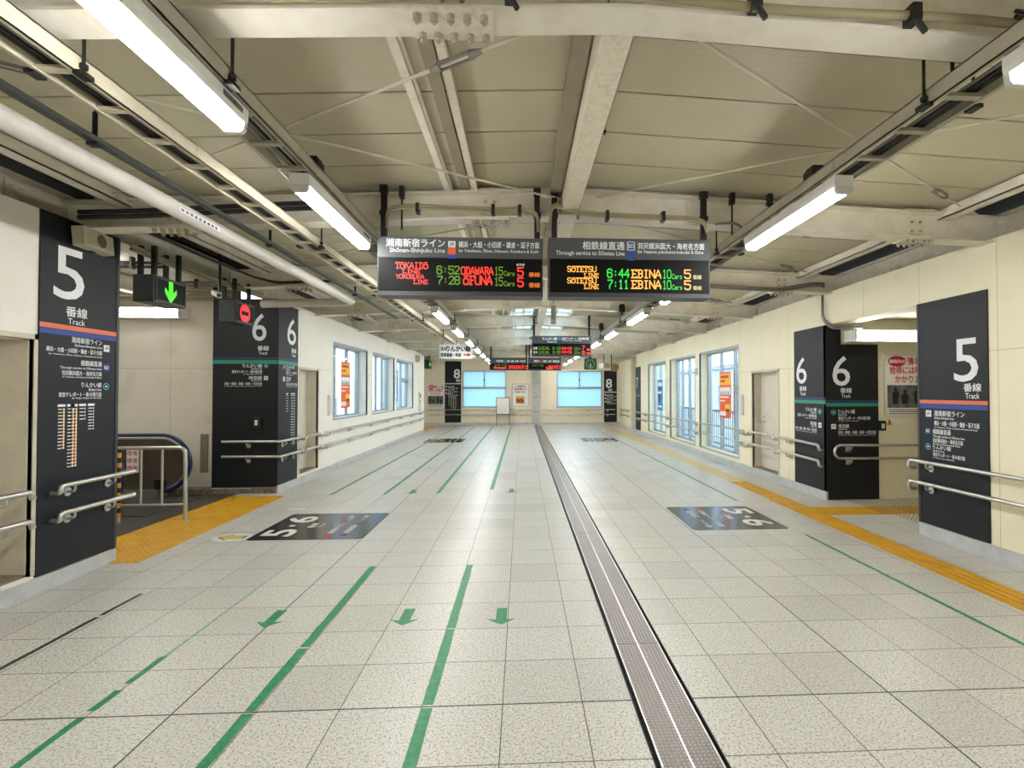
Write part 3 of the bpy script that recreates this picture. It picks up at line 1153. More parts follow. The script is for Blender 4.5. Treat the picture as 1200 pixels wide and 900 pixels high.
# conduits on the beams
o = MB()
pts = []
for q in range(30):
    x = -1.2 + q * 0.155
    pts.append((x, 1.955, zb(x) + 0.035 - 0.014 * math.sin(q * .55)))
o.tube(pts, 0.018, 10)
o = o.build('conduit', M['hose'], smooth=True)
tag(o, 'olive conduit sagging along the nearest roof beam', 'conduit')
o = MB()
for q in (0, 1):
    pts = [(2.05, 1.93, zb(1.2) + .02 + q * .022)] + [(2.2 + s * .25, 1.95, zb(2.2 + s * .25) + .06 + q * .02 + .012 * math.sin(s * 2 + q)) for s in range(7)]
    o.tube(pts, 0.008, 7)
o = o.build('conduit', M['cable_black'], smooth=True)
tag(o, 'thin black cable pair lashed to the right end of the nearest beam', 'cable')
for i, (x, w) in enumerate(((-0.05, 'by the bolted splice'), (0.95, 'right of the ridge'), (1.62, 'near the right cable tray'))):
    o = MB().box(x - .02, x + .02, 1.92, 1.98, zb(x) + .005, zb(x) + .075)
    o.tube([(x, 1.93, zb(x) + .01), (x + .03, 1.92, zb(x) - .05)], .012, 6)
    o = o.build('cable_clip', M['black'])
    tag(o, 'black clip on the nearest roof beam %s' % w, 'clip', 'clips on the nearest beam')


def beam_conduit(pts, r, m, label, n=2, gap=0.024):
    e = thing('conduit', label, 'conduit', pts[0])
    for q in range(n):
        MB().tube(fillet([V(p) + V((0, 0, q * gap)) for p in pts], 0.08), r, 9).build('pipe', M[m], e, True)
    return e


yb = 4.29
e = beam_conduit([(-1.16, yb, 2.97), (-1.16, yb, 3.12), (-1.0, yb, 3.15), (-.2, yb, 3.13), (0.02, yb, 3.15), (0.14, yb, 3.10), (0.14, yb, 2.96)], 0.012, 'hose', 'olive conduits looping over the left departure board along the second beam')
for x in (-0.25, -0.02, -.9):
    MB().box(x - .015, x + .015, yb - .02, yb + .05, 3.105, 3.19).build('clip', M['black'], e)
e = beam_conduit([(0.24, yb, 2.97), (0.26, yb, 3.20), (0.5, yb, 3.12), (0.7, yb, 3.105), (1.5, yb, 3.085), (1.62, yb, 3.06), (1.64, yb, 2.97)], 0.012, 'hose', 'olive conduits over the right departure board along the second beam')
for x in (0.75, 1.25):
    MB().box(x - .015, x + .015, yb - .02, yb + .05, 3.07, 3.155).build('clip', M['black'], e)
e = beam_conduit([(1.72, yb, 3.05), (1.9, yb, 3.07), (2.0, yb, 3.0), (2.0, yb, 2.93)], 0.011, 'cable_grey', 'grey conduit dropping from the second beam into the right cable tray', 1)
e = beam_conduit([(0.56, 2.1, 3.36), (0.545, 4.2, 3.34), (0.50, 4.36, 3.20), (0.5, 4.36, 3.10)], 0.014, 'galv', 'galvanised conduit clipped along the right edge of the ridge', 1)
MB().box(.53, .57, 3.3, 3.33, 3.32, 3.38).build('clip', M['black'], e)
e = beam_conduit([(2.3, 6.72, 3.02), (3.6, 6.72, 2.97), (4.1, 6.74, 3.06), (4.33, 6.85, 3.08), (4.35, 6.93, 3.02), (4.35, 6.93, 2.60), (4.40, 6.80, 2.46), (4.75, 6.65, 2.46)], 0.016, 'galv', 'grey conduit running down the right wall into the passage', 2, 0.034)
e = beam_conduit([(-3.7, 4.30, 3.02), (-3.2, 4.3, 3.04), (-2.2, 4.32, 3.12), (-1.5, 4.32, 3.16)], 0.02, 'cable_black', 'thick black cables along the second beam at left', 2, 0.045)
e = beam_conduit([(-3.735, 4.9, 2.93), (-3.735, 5.6, 2.90), (-3.735, 6.4, 2.91), (-3.735, 7.3, 2.93)], 0.018, 'hose', 'olive conduits above the arrow boxes over the escalator opening', 2, 0.04)
e = beam_conduit([(-3.55, 4.75, 3.09), (-3.5, 5.6, 3.05), (-3.5, 6.6, 3.06), (-3.3, 6.8, 3.03), (-2.5, 6.78, 3.06)], 0.016, 'cable_black', 'black cable crossing from the left eave to the third beam', 1)
for i, (x, y) in enumerate(((-1.05, 4.36), (2.02, 2.2), (1.9, 4.36), (2.25, 4.36))):
    lab = ('left of the left departure board', 'by the nearest beam at right', 'right of the right departure board', 'outermost on the second beam at right')[i]
    e = thing('threaded_hanger', 'black threaded hanger %s' % lab, 'hanger', (x, y, 3.0), 'threaded hangers')
    MB().cyl((x, y, 2.98), (x, y, 3.33), 0.008, 8).build('rod', M['iron'], e, True)
    MB().box(x - .02, x + .02, y - .025, y + .03, 3.26, 3.36).build('clamp', M['black'], e)
for i, (x, y, z) in enumerate(((2.12, 3.46, 3.1), (-1.45, 3.5, 3.1), (1.86, 9.1, 3.1), (1.86, 11.5, 3.08))):
    lab = ('over the second right strip light', 'over the second left strip light', 'over the fourth right strip light', 'over the fifth right strip light')[i]
    o = MB().box(x - .05, x + .05, y - .06, y + .06, z - .06, z + .07)
    o.box(x - .04, x + .04, y - .05, y + .05, z + .07, z + .09).box(x - .02, x + .02, y - .02, y + .02, z - .11, z - .06)
    o = o.build('junction_box', M['black'], bevel=.006)
    tag(o, 'small black junction box %s' % lab, 'junction box', 'black junction boxes')
e = thing('hanging_tag', 'olive strip hanging from the ridge behind the boards', 'strip', (0.56, 9.0, 2.95))
MB().box(.53, .62, 8.98, 9.0, 2.80, 3.14).build('strip', M['duct'], e)
MB().cyl((.575, 8.99, 3.12), (.575, 8.99, 3.25), .006, 6).build('wire', M['iron'], e)


# ------------------------------------------------------------------ departure boards
def px(fx0, fx1, W):
    return lambda x: (x - fx0) / (fx1 - fx0) * W


def board(name, label, x0, x1, y, z0, z1, zs, rods=True, depth=0.22):
    e = thing(name, label, 'departure board', ((x0 + x1) / 2, y + depth / 2, z0), 'departure boards under the roof beams')
    W = x1 - x0
    F = facing(x0, y, z0)
    H = z1 - z0
    MB().fbox(F, 0, W, 0, H, -depth, 0).build('housing', M['charcoal'], e, bevel=.006)
    MB().fbox(F, 0.004, W - .004, zs - z0, H - .004, 0.0, 0.006).build('header', M['header'], e)
    MB().fbox(F, 0.012, W - .012, 0.03, zs - z0 - .004, 0.0, 0.004).build('screen', M['screen'], e)
    MB().fbox(F, 0.0, W, -.012, 0.018, -depth * .8, 0.012).build('lower_lip', M['charcoal'], e)
    if rods:
        for a in (0.05, W - .05):
            r = MB()
            r.fbox(F, a - .024, a + .024, H, 3.36 - z0, -.045, -.005)
            r.fbox(F, a - .032, a + .032, 3.10 - z0, 3.14 - z0, -.047, .008)
            r.fbox(F, a - .032, a + .032, 3.30 - z0, 3.36 - z0, -.047, .008)
            for q in range(4):
                r.fbox(F, a - .012, a + .012, H + .05 + q * .08, H + .075 + q * .08, -.006, .002)
            r.build('hanger_post', M['iron'], e)
    return e, F


_O = [(0, 1), (0, 5), (1, 6), (3, 6), (4, 5), (4, 1), (3, 0), (1, 0), (0, 1)]
LED = {'0': [_O], 'O': [_O], 'Ō': [[(x, y * 0.72) for x, y in _O], [(.6, 6), (3.4, 6)]],
       '1': [[(1, 5), (2, 6), (2, 0)], [(1, 0), (3, 0)]], '2': [[(0, 5), (1, 6), (3, 6), (4, 5), (4, 4), (0, 0), (4, 0)]],
       '3': [[(0, 5), (1, 6), (3, 6), (4, 5), (4, 4), (3, 3.2), (1.5, 3.2)], [(3, 3.2), (4, 2), (4, 1), (3, 0), (1, 0), (0, 1)]],
       '4': [[(3, 0), (3, 6), (0, 2), (4, 2)]], '5': [[(4, 6), (0, 6), (0, 3.6), (3, 3.6), (4, 2.7), (4, 1), (3, 0), (1, 0), (0, 1)]],
       '6': [[(4, 5), (3, 6), (1, 6), (0, 5), (0, 1), (1, 0), (3, 0), (4, 1), (4, 2.5), (3, 3.5), (0, 3.5)]],
       '7': [[(0, 6), (4, 6), (4, 5), (1.6, 2), (1.6, 0)]],
       '8': [[(1, 3.2), (0, 4), (0, 5), (1, 6), (3, 6), (4, 5), (4, 4), (3, 3.2), (1, 3.2), (0, 2.2), (0, 1), (1, 0), (3, 0), (4, 1), (4, 2.2), (3, 3.2)]],
       '9': [[(0, 1), (1, 0), (3, 0), (4, 1), (4, 5), (3, 6), (1, 6), (0, 5), (0, 3.6), (1, 2.6), (4, 2.6)]],
       ':': [[(2, 1.6), (2, 2.0)], [(2, 4.0), (2, 4.4)]], '-': [[(.5, 3), (3.5, 3)]],
       'E': [[(4, 5), (4, 6), (0, 6)], [(1, 6), (1, 0)], [(0, 0), (4, 0), (4, 1)], [(1, 3), (3, 3)]],
       'F': [[(4, 5), (4, 6), (0, 6)], [(1, 6), (1, 0)], [(0, 0), (2, 0)], [(1, 3), (3, 3)]],
       'B': [[(0, 6), (3, 6), (4, 5), (4, 4), (3, 3.2), (1, 3.2)], [(3, 3.2), (4, 2.2), (4, 1), (3, 0), (0, 0)], [(1, 0), (1, 6)]],
       'I': [[(1, 6), (3, 6)], [(2, 6), (2, 0)], [(1, 0), (3, 0)]], 'N': [[(0, 0), (0, 6), (4, 0), (4, 6)]],
       'A': [[(0, 0), (0, 1.5), (2, 6), (4, 1.5), (4, 0)], [(.6, 2), (3.4, 2)]],
       'T': [[(0, 5), (0, 6), (4, 6), (4, 5)], [(2, 6), (2, 0)], [(1, 0), (3, 0)]],
       'K': [[(.5, 0), (.5, 6)], [(4, 6), (.5, 2.6)], [(1.8, 3.6), (4, 0)]],
       'D': [[(0, 6), (2.8, 6), (4, 4.6), (4, 1.4), (2.8, 0), (0, 0)], [(1, 0), (1, 6)]],
       'L': [[(0, 6), (2, 6)], [(1, 6), (1, 0)], [(0, 0), (4, 0), (4, 1.3)]], 'Y': [[(0, 6), (2, 3.2), (4, 6)], [(2, 3.2), (2, 0)]],
       'S': [[(4, 5), (3, 6), (1, 6), (0, 5), (0, 4), (1, 3.2), (3, 2.8), (4, 2), (4, 1), (3, 0), (1, 0), (0, 1)]],
       'U': [[(0, 6), (0, 1), (1, 0), (3, 0), (4, 1), (4, 6)]],
       'R': [[(1, 0), (1, 6)], [(0, 6), (3, 6), (4, 5), (4, 4), (3, 3), (1, 3)], [(2.4, 3), (4, 0)]],
       'W': [[(0, 6), (1, 0), (2, 4), (3, 0), (4, 6)]], 'H': [[(0, 0), (0, 6)], [(4, 0), (4, 6)], [(0, 3), (4, 3)]],
       'M': [[(0, 0), (0, 6), (2, 3), (4, 6), (4, 0)]], 'J': [[(2, 6), (4, 6)], [(3, 6), (3, 1), (2, 0), (1, 0), (0, 1)]],
       'C': [[(4, 5), (3, 6), (1, 6), (0, 5), (0, 1), (1, 0), (3, 0), (4, 1)]],
       'a': [[(.5, 3.6), (3, 3.6), (3.6, 3), (3.6, 0)], [(3.6, 2), (1, 2), (.2, 1.2), (.8, 0), (2.6, 0), (3.6, .8)]],
       'r': [[(.6, 0), (.6, 3.6)], [(.6, 2.6), (1.8, 3.6), (3.4, 3.4)]],
       's': [[(3.6, 3.4), (1, 3.6), (.4, 2.8), (3.4, 1.2), (2.8, 0), (.3, .2)]]}


def led_text(mb, F, s, a0, a1, b0, b1, c, wd=0.72):
    n = len(s)
    kx, ky = (a1 - a0) / (5 * n - 1 + wd), (b1 - b0) / (6 + wd)
    q = 0
    for i, ch in enumerate(s):
        for pl in LED[ch]:
            for p, r in zip(pl, pl[1:]):
                d = (V((r[0], r[1])) - V((p[0], p[1])))
                d.normalize()
                nn = V((-d.y, d.x))
                ps = []
                for pt, e1 in ((p, -1), (r, 1)):
                    for sd in (-1, 1):
                        v = V((pt[0], pt[1])) + d * e1 * wd * .45 + nn * sd * wd / 2 * (1 if e1 > 0 else 1)
                        ps.append(v)
                mb.add([F.p(a0 + (v.x + wd / 2 + 5 * i) * kx, b0 + (v.y + wd / 2) * ky, c + (q % 5) * 0.00015) for v in (ps[0], ps[2], ps[3], ps[1])], [(0, 1, 2, 3)])
                q += 1


def txt(e, F, name, m, items, c, bold=0.0, conv=None):
    for s, x0, x1, y0, y1 in items:
        t = MB()
        a0, a1, b0, b1 = conv(x0, x1, y0, y1)
        if name == 'led_lettering' and all(ch in LED for ch in s):
            led_text(t, F, s, a0, a1, b0, b1, c, 0.85 if len(s) < 3 else 0.95)
        else:
            t.text(F, s, a0, b0, b1 - b0, a1 - a0, 'l', c, bold)
        t.build(name, m, e)


# left near board; measured on an 1110 x 400 grid laid over the face
e, F = board('departure_board', 'departure board with red and green LED rows, left of the ridge', -1.252, 0.184, 4.33, 2.410, 2.913, 2.731)


def cv(x0, x1, y0, y1, L=40, R=1150, T=58, B=465, W=1.436, H=0.503):
    return ((x0 - L) / (R - L) * W, (x1 - L) / (R - L) * W, (B - y1) / (B - T) * H, (B - y0) / (B - T) * H)


txt(e, F, 'lettering', M['white'], [('湘南新宿ライン', 100, 490, 75, 133), ('横浜・大船・小田原・鎌倉・逗子方面', 582, 1125, 88, 133)], .008, .012, cv)
txt(e, F, 'lettering', M['white'], [('Shōnan-Shinjuku Line', 125, 490, 140, 180), ('for Yokohama, Ōfuna, Odawara, Kamakura & Zushi', 582, 1120, 138, 168)], .008, .006, cv)
a = cv(512, 560, 88, 133)
MB().fbox(F, a[0], a[1], a[2], a[3], .006, .008).build('line_emblem', M['white'], e)
txt(e, F, 'emblem_lettering', M['ink'], [('JS', 522, 550, 98, 126)], .009, .02, cv)
a = cv(508, 562, 138, 180)
MB().fbox(F, a[0], a[1], a[2], a[3], .006, .008).build('orange_square', M['orange'], e)
a = cv(508, 562, 183, 212)
MB().fbox(F, a[0], a[1], a[2], a[3], .006, .008).build('blue_square', M['blue'], e)
txt(e, F, 'led_lettering', M['led_red'], [('TŌKAIDŌ', 160, 378, 240, 288), ('LINE', 205, 325, 292, 320), ('YOKOSUKA', 165, 352, 325, 358), ('LINE', 280, 378, 363, 395),
    ('ODAWARA', 597, 815, 267, 325), ('ŌFUNA', 612, 808, 330, 397), ('5', 977, 1020, 266, 334), ('5', 977, 1020, 340, 408)], .006, .022, cv)
txt(e, F, 'led_lettering', M['led_olive'], [('6:52', 434, 590, 262, 324), ('7:28', 438, 592, 334, 396), ('15', 822, 880, 264, 328), ('15', 822, 880, 338, 402), ('Cars', 887, 960, 294, 329), ('Cars', 887, 960, 366, 402)], .006, .02, cv)
txt(e, F, 'led_lettering', emat('led_dim_orange', (236, 124, 36), 0.8), [('番線', 1055, 1130, 302, 334), ('番線', 1055, 1130, 376, 410)], .006, .03, cv)
txt(e, F, 'led_lettering', M['led_white'], [('のりば', 972, 1026, 240, 257)], .006, .03, cv)

e, F = board('departure_board', 'departure board with amber and green LED rows, right of the ridge', 0.236, 1.684, 4.33, 2.410, 2.925, 2.738)


def cv2(x0, x1, y0, y1):
    return cv(x0, x1, y0, y1, 40, 1127, 82, 462, 1.448, 0.515)


txt(e, F, 'lettering', M['white'], [('相鉄線直通', 265, 545, 106, 160), ('羽沢横浜国大・海老名方面', 633, 1085, 110, 152)], .008, .012, cv2)
txt(e, F, 'lettering', M['white'], [('Through service to Sōtetsu Line', 88, 545, 168, 205), ('for Hazawa yokohama-kokudai & Ebina', 633, 1080, 158, 186)], .008, .006, cv2)
a = cv2(562, 615, 104, 162)
MB().poly(F, rrect(a[0], a[1], a[2], a[3], .012), .006, .0075).build('emblem_border', M['white'], e)
a = cv2(566, 611, 108, 158)
MB().poly(F, rrect(a[0], a[1], a[2], a[3], .010), .0075, .0085).build('line_emblem', M['blue'], e)
txt(e, F, 'emblem_lettering', M['white'], [('SO', 569, 608, 120, 146)], .0095, .02, cv2)
a = cv2(565, 612, 166, 228)
MB().fbox(F, a[0], a[1], a[2], a[3], .006, .008).build('blue_square', M['blue'], e)
txt(e, F, 'led_lettering', M['led_amber'], [('SŌTETSU', 162, 357, 268, 308), ('LINE', 272, 372, 314, 346), ('SŌTETSU', 162, 357, 344, 382), ('LINE', 272, 372, 386, 418),
    ('EBINA', 588, 792, 286, 344), ('EBINA', 588, 792, 356, 414), ('5', 948, 994, 282, 345), ('5', 948, 994, 354, 418)], .006, .024, cv2)
txt(e, F, 'led_lettering', M['led_green'], [('6:44', 427, 580, 282, 344), ('7:11', 430, 575, 354, 416), ('10', 800, 860, 284, 345), ('10', 800, 860, 354, 416), ('Cars', 865, 935, 312, 346), ('Cars', 865, 935, 384, 417)], .006, .022, cv2)
txt(e, F, 'led_lettering', M['led_pale'], [('番線', 1008, 1066, 318, 346), ('番線', 1008, 1066, 390, 417)], .006, .03, cv2)

# board further back, right of the ridge
e, F = board('departure_board', 'departure board with a wide red LED destination, hung alone farther back', 0.235, 1.64, 11.58, 2.41, 2.875, 2.70)


def cv3(x0, x1, y0, y1):
    return cv(x0, x1, y0, y1, 475, 990, 408, 578, 1.405, 0.465)


txt(e, F, 'lettering', M['white'], [('りんかい線', 565, 692, 420, 444), ('東京テレポート・新木場方面', 735, 965, 420, 440)], .008, .03, cv3)
txt(e, F, 'lettering', M['white'], [('Rinkai Line', 608, 690, 450, 466), ('for Tokyo Teleport & Shin-Kiba', 735, 905, 442, 456)], .008, .01, cv3)
t = MB()
a = cv3(698, 726, 418, 446)
t.ring(F, (a[0] + a[1]) / 2, (a[2] + a[3]) / 2, .022, .036, .006, .009)
t.build('line_emblem', M['teal'], e)
a = cv3(700, 724, 450, 482)
MB().fbox(F, a[0], a[1], a[2], a[3], .006, .008).build('navy_square', M['navy'], e)
txt(e, F, 'led_lettering', M['led_red'], [('SHIN-KIBA', 732, 822, 502, 526), ('SHIN-KIBA', 732, 822, 534, 558), ('7', 908, 932, 490, 528), ('8', 908, 932, 534, 566), ('番線', 948, 984, 516, 532), ('番線', 948, 984, 548, 564)], .006, .04, cv3)
txt(e, F, 'led_lettering', M['led_olive'], [('LOCAL', 532, 628, 500, 526), ('LOCAL', 532, 628, 536, 562), ('6:39', 654, 724, 502, 528), ('6:56', 654, 724, 536, 562), ('10Cars', 838, 896, 502, 528), ('10Cars', 838, 896, 536, 562)], .006, .02, cv3)
txt(e, F, 'led_lettering', M['led_white'], [('次発', 488, 522, 504, 526), ('次々', 488, 522, 538, 560)], .006, .03, cv3)

for k, (x0, x1, lab) in enumerate(((-1.22, 0.215, 'left one of the two farthest departure boards'), (0.235, 1.50, 'right one of the two farthest departure boards'))):
    e, F = board('departure_board', lab, x0, x1, 18.78, 2.39, 2.86, 2.64)
    W = x1 - x0

    def cf(a0, a1, b0, b1):
        return a0 * W, a1 * W, b0, b1
    txt(e, F, 'lettering', M['white'], [(('埼京線', '湘南新宿ライン')[k], .18, .36, .30, .38), (('渋谷・新宿・池袋・大宮方面', '新宿・大宮・高崎方面')[k], .46, .94, .30, .37)], .008, .03, cf)
    MB().fbox(F, .385 * W, .43 * W, .27, .37, .006, .009).build('line_emblem', M[('green', 'red')[k]], e)
    txt(e, F, 'led_lettering', M['led_red'], [(('Kawagoe', '')[k] or 'Takasaki', .12 + .42 * k, .44 + .30 * k, .035, .12), (('SHINJUKU', 'OMIYA')[k], .50 + .12 * k, .84, .045, .18), ('8', .86, .90, .05, .21), ('番線', .93, .985, .05, .09), ('番線', .93, .985, .13, .17)], .006, .04, cf)
    txt(e, F, 'led_lettering', M['led_olive'], [('6:47', .14, .28, .14, .20), ('7:02', .32, .46, .14, .20)], .006, .02, cf)

# clock
e = thing('clock', 'square green station clock under the roof at the far end', 'clock', (2.63, 18.9, 2.40))
F = facing(2.39, 18.85, 2.42)
MB().fbox(F, 0, .48, 0, .42, -.12, 0).build('case', M['iron'], e, bevel=.01)
MB().fbox(F, .03, .45, .025, .395, 0, .004).build('face', M['clock_face'], e)
t = MB()
for q in range(12):
    an = math.radians(q * 30)
    t.disc(F, .24 + .155 * math.sin(an), .21 + .155 * math.cos(an), .013, .004, .007, 10)
t.build('hour_mark', M['led_white'], e)
t = MB()
t.add([F.p(.235, .22, .009), F.p(.245, .22, .009), F.p(.232, .10, .009), F.p(.218, .104, .009)], [(0, 1, 2, 3)])
t.build('hour_hand', M['led_white'], e)
t = MB()
t.add([F.p(.233, .225, .011), F.p(.247, .225, .011), F.p(.262, .07, .011), F.p(.25, .068, .011)], [(0, 1, 2, 3)])
t.build('minute_hand', M['led_white'], e)
MB().fbox(F, .2, .28, .42, .72, -.08, -.04).build('hanger_post', M['iron'], e)

# white cloth banner
e = thing('hanging_sign', 'white paper sign with bold lettering and a red arrow, hung before the far left pillar', 'sign', (-1.83, 14.0, 2.48))
F = facing(-2.29, 13.9, 2.485)
MB().fbox(F, 0, .91, 0, .40, -.02, 0).build('board', M['white'], e)
MB().text(F, '次の', .03, .22, .11, .15, 'l', .002, .03).build('lettering', M['ink'], e)
MB().text(F, 'りんかい線', .19, .20, .16, .66, 'l', .002, .035).build('lettering', M['ink'], e)
MB().text(F, '発車番線・時刻', .03, .05, .11, .56, 'l', .002, .03).build('lettering', M['ink'], e)
t = MB().poly(F, [(.66, .09), (.77, .09), (.77, .055), (.87, .11), (.77, .165), (.77, .13), (.66, .13)], 0, .002)
t.build('arrow', M['red'], e)
for a in (.08, .83):
    MB().cyl(F.p(a, .4, -.01), F.p(a, .66, -.01), .006, 6).build('wire', M['iron'], e)


# ------------------------------------------------------------------ track sign panels
L_RINKAI = ('りんかい線', 'Rinkai Line', '東京テレポート・新木場方面', 'for Tokyo Teleport & Shin-Kiba')
L_SAIKYO = ('埼京線', 'Saikyō Line', '渋谷・新宿・池袋・赤羽・大宮方面', 'for Shibuya, Shinjuku, Ikebukuro, Akabane & Ōmiya')
L_SHONAN = ('湘南新宿ライン', 'Shōnan-Shinjuku Line', '横浜・大船・小田原・鎌倉・逗子方面', 'for Yokohama, Ōfuna, Odawara, Kamakura & Zushi')
L_SOTETSU = ('相鉄線直通', 'Through service to Sōtetsu Line', '羽沢横浜国大・海老名方面', 'for Hazawa yokohama-kokudai & Ebina')


def panel(e, F, pts, name='panel', th=0.014):
    """board of outline pts on plane F"""
    MB().poly(F, pts, 0.0, th).build(name, M['black_panel'], e)


def num(e, F, n, a0, a1, b0, b1, c=.016, bold=.005):
    MB().text(F, n, a0, b0, b1 - b0, a1 - a0, 'l', c, bold).build('track_number', M['white'], e)


def captions(e, F, a, al, zb1, zb2, h1, h2, w1, c=.016):
    MB().text(F, '番線', a, zb1, h1, w1, al, c, .012).build('caption', M['white'], e)
    MB().text(F, 'Track', a, zb2, h2, w1 * .8, al, c, .004).build('caption', M['white'], e)


def stripes(e, F, a0, a1, bands):
    for b0, b1, m in bands:
        MB().fbox(F, a0, a1, b0, b1, .0142, .0155).build('stripe', M[m], e)


def emblem(e, F, kind, a, b, s, c=.016):
    if kind == 'JS' or kind == 'JA':
        p = MB().fbox(F, a - s / 2, a + s / 2, b - s / 2, b + s / 2, c - .001, c).build('line_emblem', M['white'], e)
        MB().text(F, kind, a, b - s * .25, s * .5, s * .6, 'c', c + .001, .02).build('lettering', M['ink'], p)
    elif kind == 'SO':
        p = MB().fbox(F, a - s / 2, a + s / 2, b - s / 2, b + s / 2, c - .001, c).build('line_emblem', M['blue'], e)
        MB().text(F, 'SO', a, b - s * .22, s * .44, s * .72, 'c', c + .001, .02).build('lettering', M['white'], p)
    else:
        p = MB().ring(F, a, b, s * .38, s * .52, c - .001, c + .001).build('line_emblem', M['teal'], e)
        MB().disc(F, a, b, s * .16, c - .001, c + .001).build('dot', M['white'], p)


def rows(e, F, line, a, al, zs, hs, ws, c=.016):
    """four lines of print: kanji, latin, kanji, latin"""
    for i in range(4):
        MB().text(F, line[i], a, zs[i], hs[i], ws[i], al, c, .010 if i % 2 == 0 else .003).build('lettering', M['white'], e)


def route_map(e, F, cols, c=.016):
    for a, b0, b1, m, n in cols:
        p = MB().fbox(F, a - .008, a + .008, b0, b1, c - .001, c).build('route_line', M[m], e)
        t = MB()
        for q in range(n):
            b = b1 - (b1 - b0) * q / max(1, n - 1)
            t.disc(F, a, b, .007, c, c + .001, 8)
            t.fbox(F, a - .05, a - .014, b - .004, b + .004, c - .001, c)
        t.fbox(F, a - .055, a + .012, b1 + .02, b1 + .04, c - .001, c)
        t.build('stop_marking', M['white'], p)


# 5, left wall
e = thing('track_sign', 'black pillar sign 5 beside the escalator opening at left', 'track sign', (XL, 4.41, 0.12))
F = on_left(XL, 4.05)
panel(e, F, [(0, .122), (.73, .122), (.73, 3.0), (0, 3.0)])
MB().fbox(F, .73, .76, .0, 3.0, -.2, .018).build('edge_strip', M['charcoal'], e)
num(e, F, '5', .11, .385, 2.33, 2.755)
captions(e, F, .32, 'c', 2.19, 2.128, .085, .048, .20)
stripes(e, F, 0, .73, [(2.075, 2.115, 'salmon'), (2.03, 2.068, 'blue')])
rows(e, F, L_SHONAN, .575, 'r', (1.975, 1.938, 1.888, 1.862), (.05, .028, .040, .018), (.30, .27, .52, .50))
rows(e, F, L_SOTETSU, .575, 'r', (1.785, 1.748, 1.70, 1.676), (.048, .028, .040, .018), (.21, .40, .385, .38))
rows(e, F, L_RINKAI, .575, 'r', (1.60, 1.570, 1.520, 1.498), (.046, .024, .040, .018), (.20, .13, .41, .29))
emblem(e, F, 'JS', .625, 1.955, .06)
emblem(e, F, 'SO', .625, 1.782, .064)
emblem(e, F, 'R', .625, 1.61, .062)
route_map(e, F, [(.215, 1.10, 1.42, 'amber', 13), (.30, .94, 1.42, 'amber', 18), (.328, .94, 1.42, 'amber', 18), (.41, 1.33, 1.42, 'blue', 4), (.495, 1.24, 1.42, 'navy', 8)])

# 6, left: two faces round the corner
e = thing('track_sign', 'black corner pillar sign 6 beyond the escalator opening at left', 'track sign', (-4.2, 7.85, 0.09))
F = facing(-4.75, 7.86)
panel(e, F, [(0, .09), (.972, .09), (.972, 3.0), (0, 3.0)], 'front_panel')
num(e, F, '6', .59, .80, 2.35, 2.77)
captions(e, F, .755, 'c', 2.20, 2.135, .075, .05, .17)
stripes(e, F, 0, .972, [(2.06, 2.10, 'navy'), (1.995, 2.052, 'green')])
rows(e, F, L_RINKAI, .74, 'r', (1.935, 1.905, 1.85, 1.825), (.058, .028, .046, .018), (.29, .16, .45, .28))
rows(e, F, L_SAIKYO, .74, 'r', (1.75, 1.72, 1.665, 1.64), (.056, .028, .044, .018), (.20, .16, .56, .56))
emblem(e, F, 'R', .80, 1.962, .062)
emblem(e, F, 'JA', .80, 1.775, .062)
F = on_left(XL, 7.86)
panel(e, F, [(-.014, .115), (.66, .115), (.66, 2.95), (-.014, 2.95)], 'side_panel')
num(e, F, '6', .27, .57, 2.33, 2.755)
captions(e, F, .50, 'c', 2.20, 2.135, .075, .05, .17)
stripes(e, F, -.014, .66, [(2.06, 2.10, 'navy'), (1.995, 2.052, 'green')])
rows(e, F, L_RINKAI, .24, 'l', (1.935, 1.905, 1.85, 1.825), (.058, .028, .046, .018), (.27, .14, .36, .24))
rows(e, F, L_SAIKYO, .24, 'l', (1.75, 1.72, 1.665, 1.64), (.056, .028, .044, .018), (.16, .14, .38, .38))
emblem(e, F, 'R', .17, 1.955, .07)
emblem(e, F, 'JA', .17, 1.765, .07)
route_map(e, F, [(.46, .72, 1.5, 'green', 19), (.54, .72, 1.5, 'green', 19), (.30, 1.25, 1.5, 'navy', 7)])

# 5, right wall
e = thing('track_sign', 'black wall sign 5 in front of the right passage', 'track sign', (XR, 4.85, 0.13))
F = on_right(XR, 5.25)
panel(e, F, [(0, .135), (.80, .135), (.80, 2.535), (0, 2.535)])
MB().fbox(F, -.03, 0.0, .0, 2.535, -.25, .018).build('edge_strip', M['charcoal'], e)
num(e, F, '5', .44, .705, 1.665, 2.09)
captions(e, F, .64, 'c', 1.565, 1.495, .08, .055, .19)
stripes(e, F, 0, .80, [(1.435, 1.475, 'salmon'), (1.385, 1.428, 'blue')])
rows(e, F, L_SHONAN, .19, 'l', (1.305, 1.266, 1.205, 1.178), (.06, .034, .052, .022), (.36, .24, .52, .50))
rows(e, F, L_SOTETSU, .17, 'l', (1.113, 1.072, 1.023, .996), (.055, .034, .046, .022), (.22, .38, .36, .33))
rows(e, F, L_RINKAI, .17, 'l', (.952, .926, .876, .85), (.046, .02, .042, .018), (.22, .14, .38, .26))
emblem(e, F, 'JS', .115, 1.328, .07)
emblem(e, F, 'SO', .105, 1.14, .066)
emblem(e, F, 'R', .105, .972, .066)

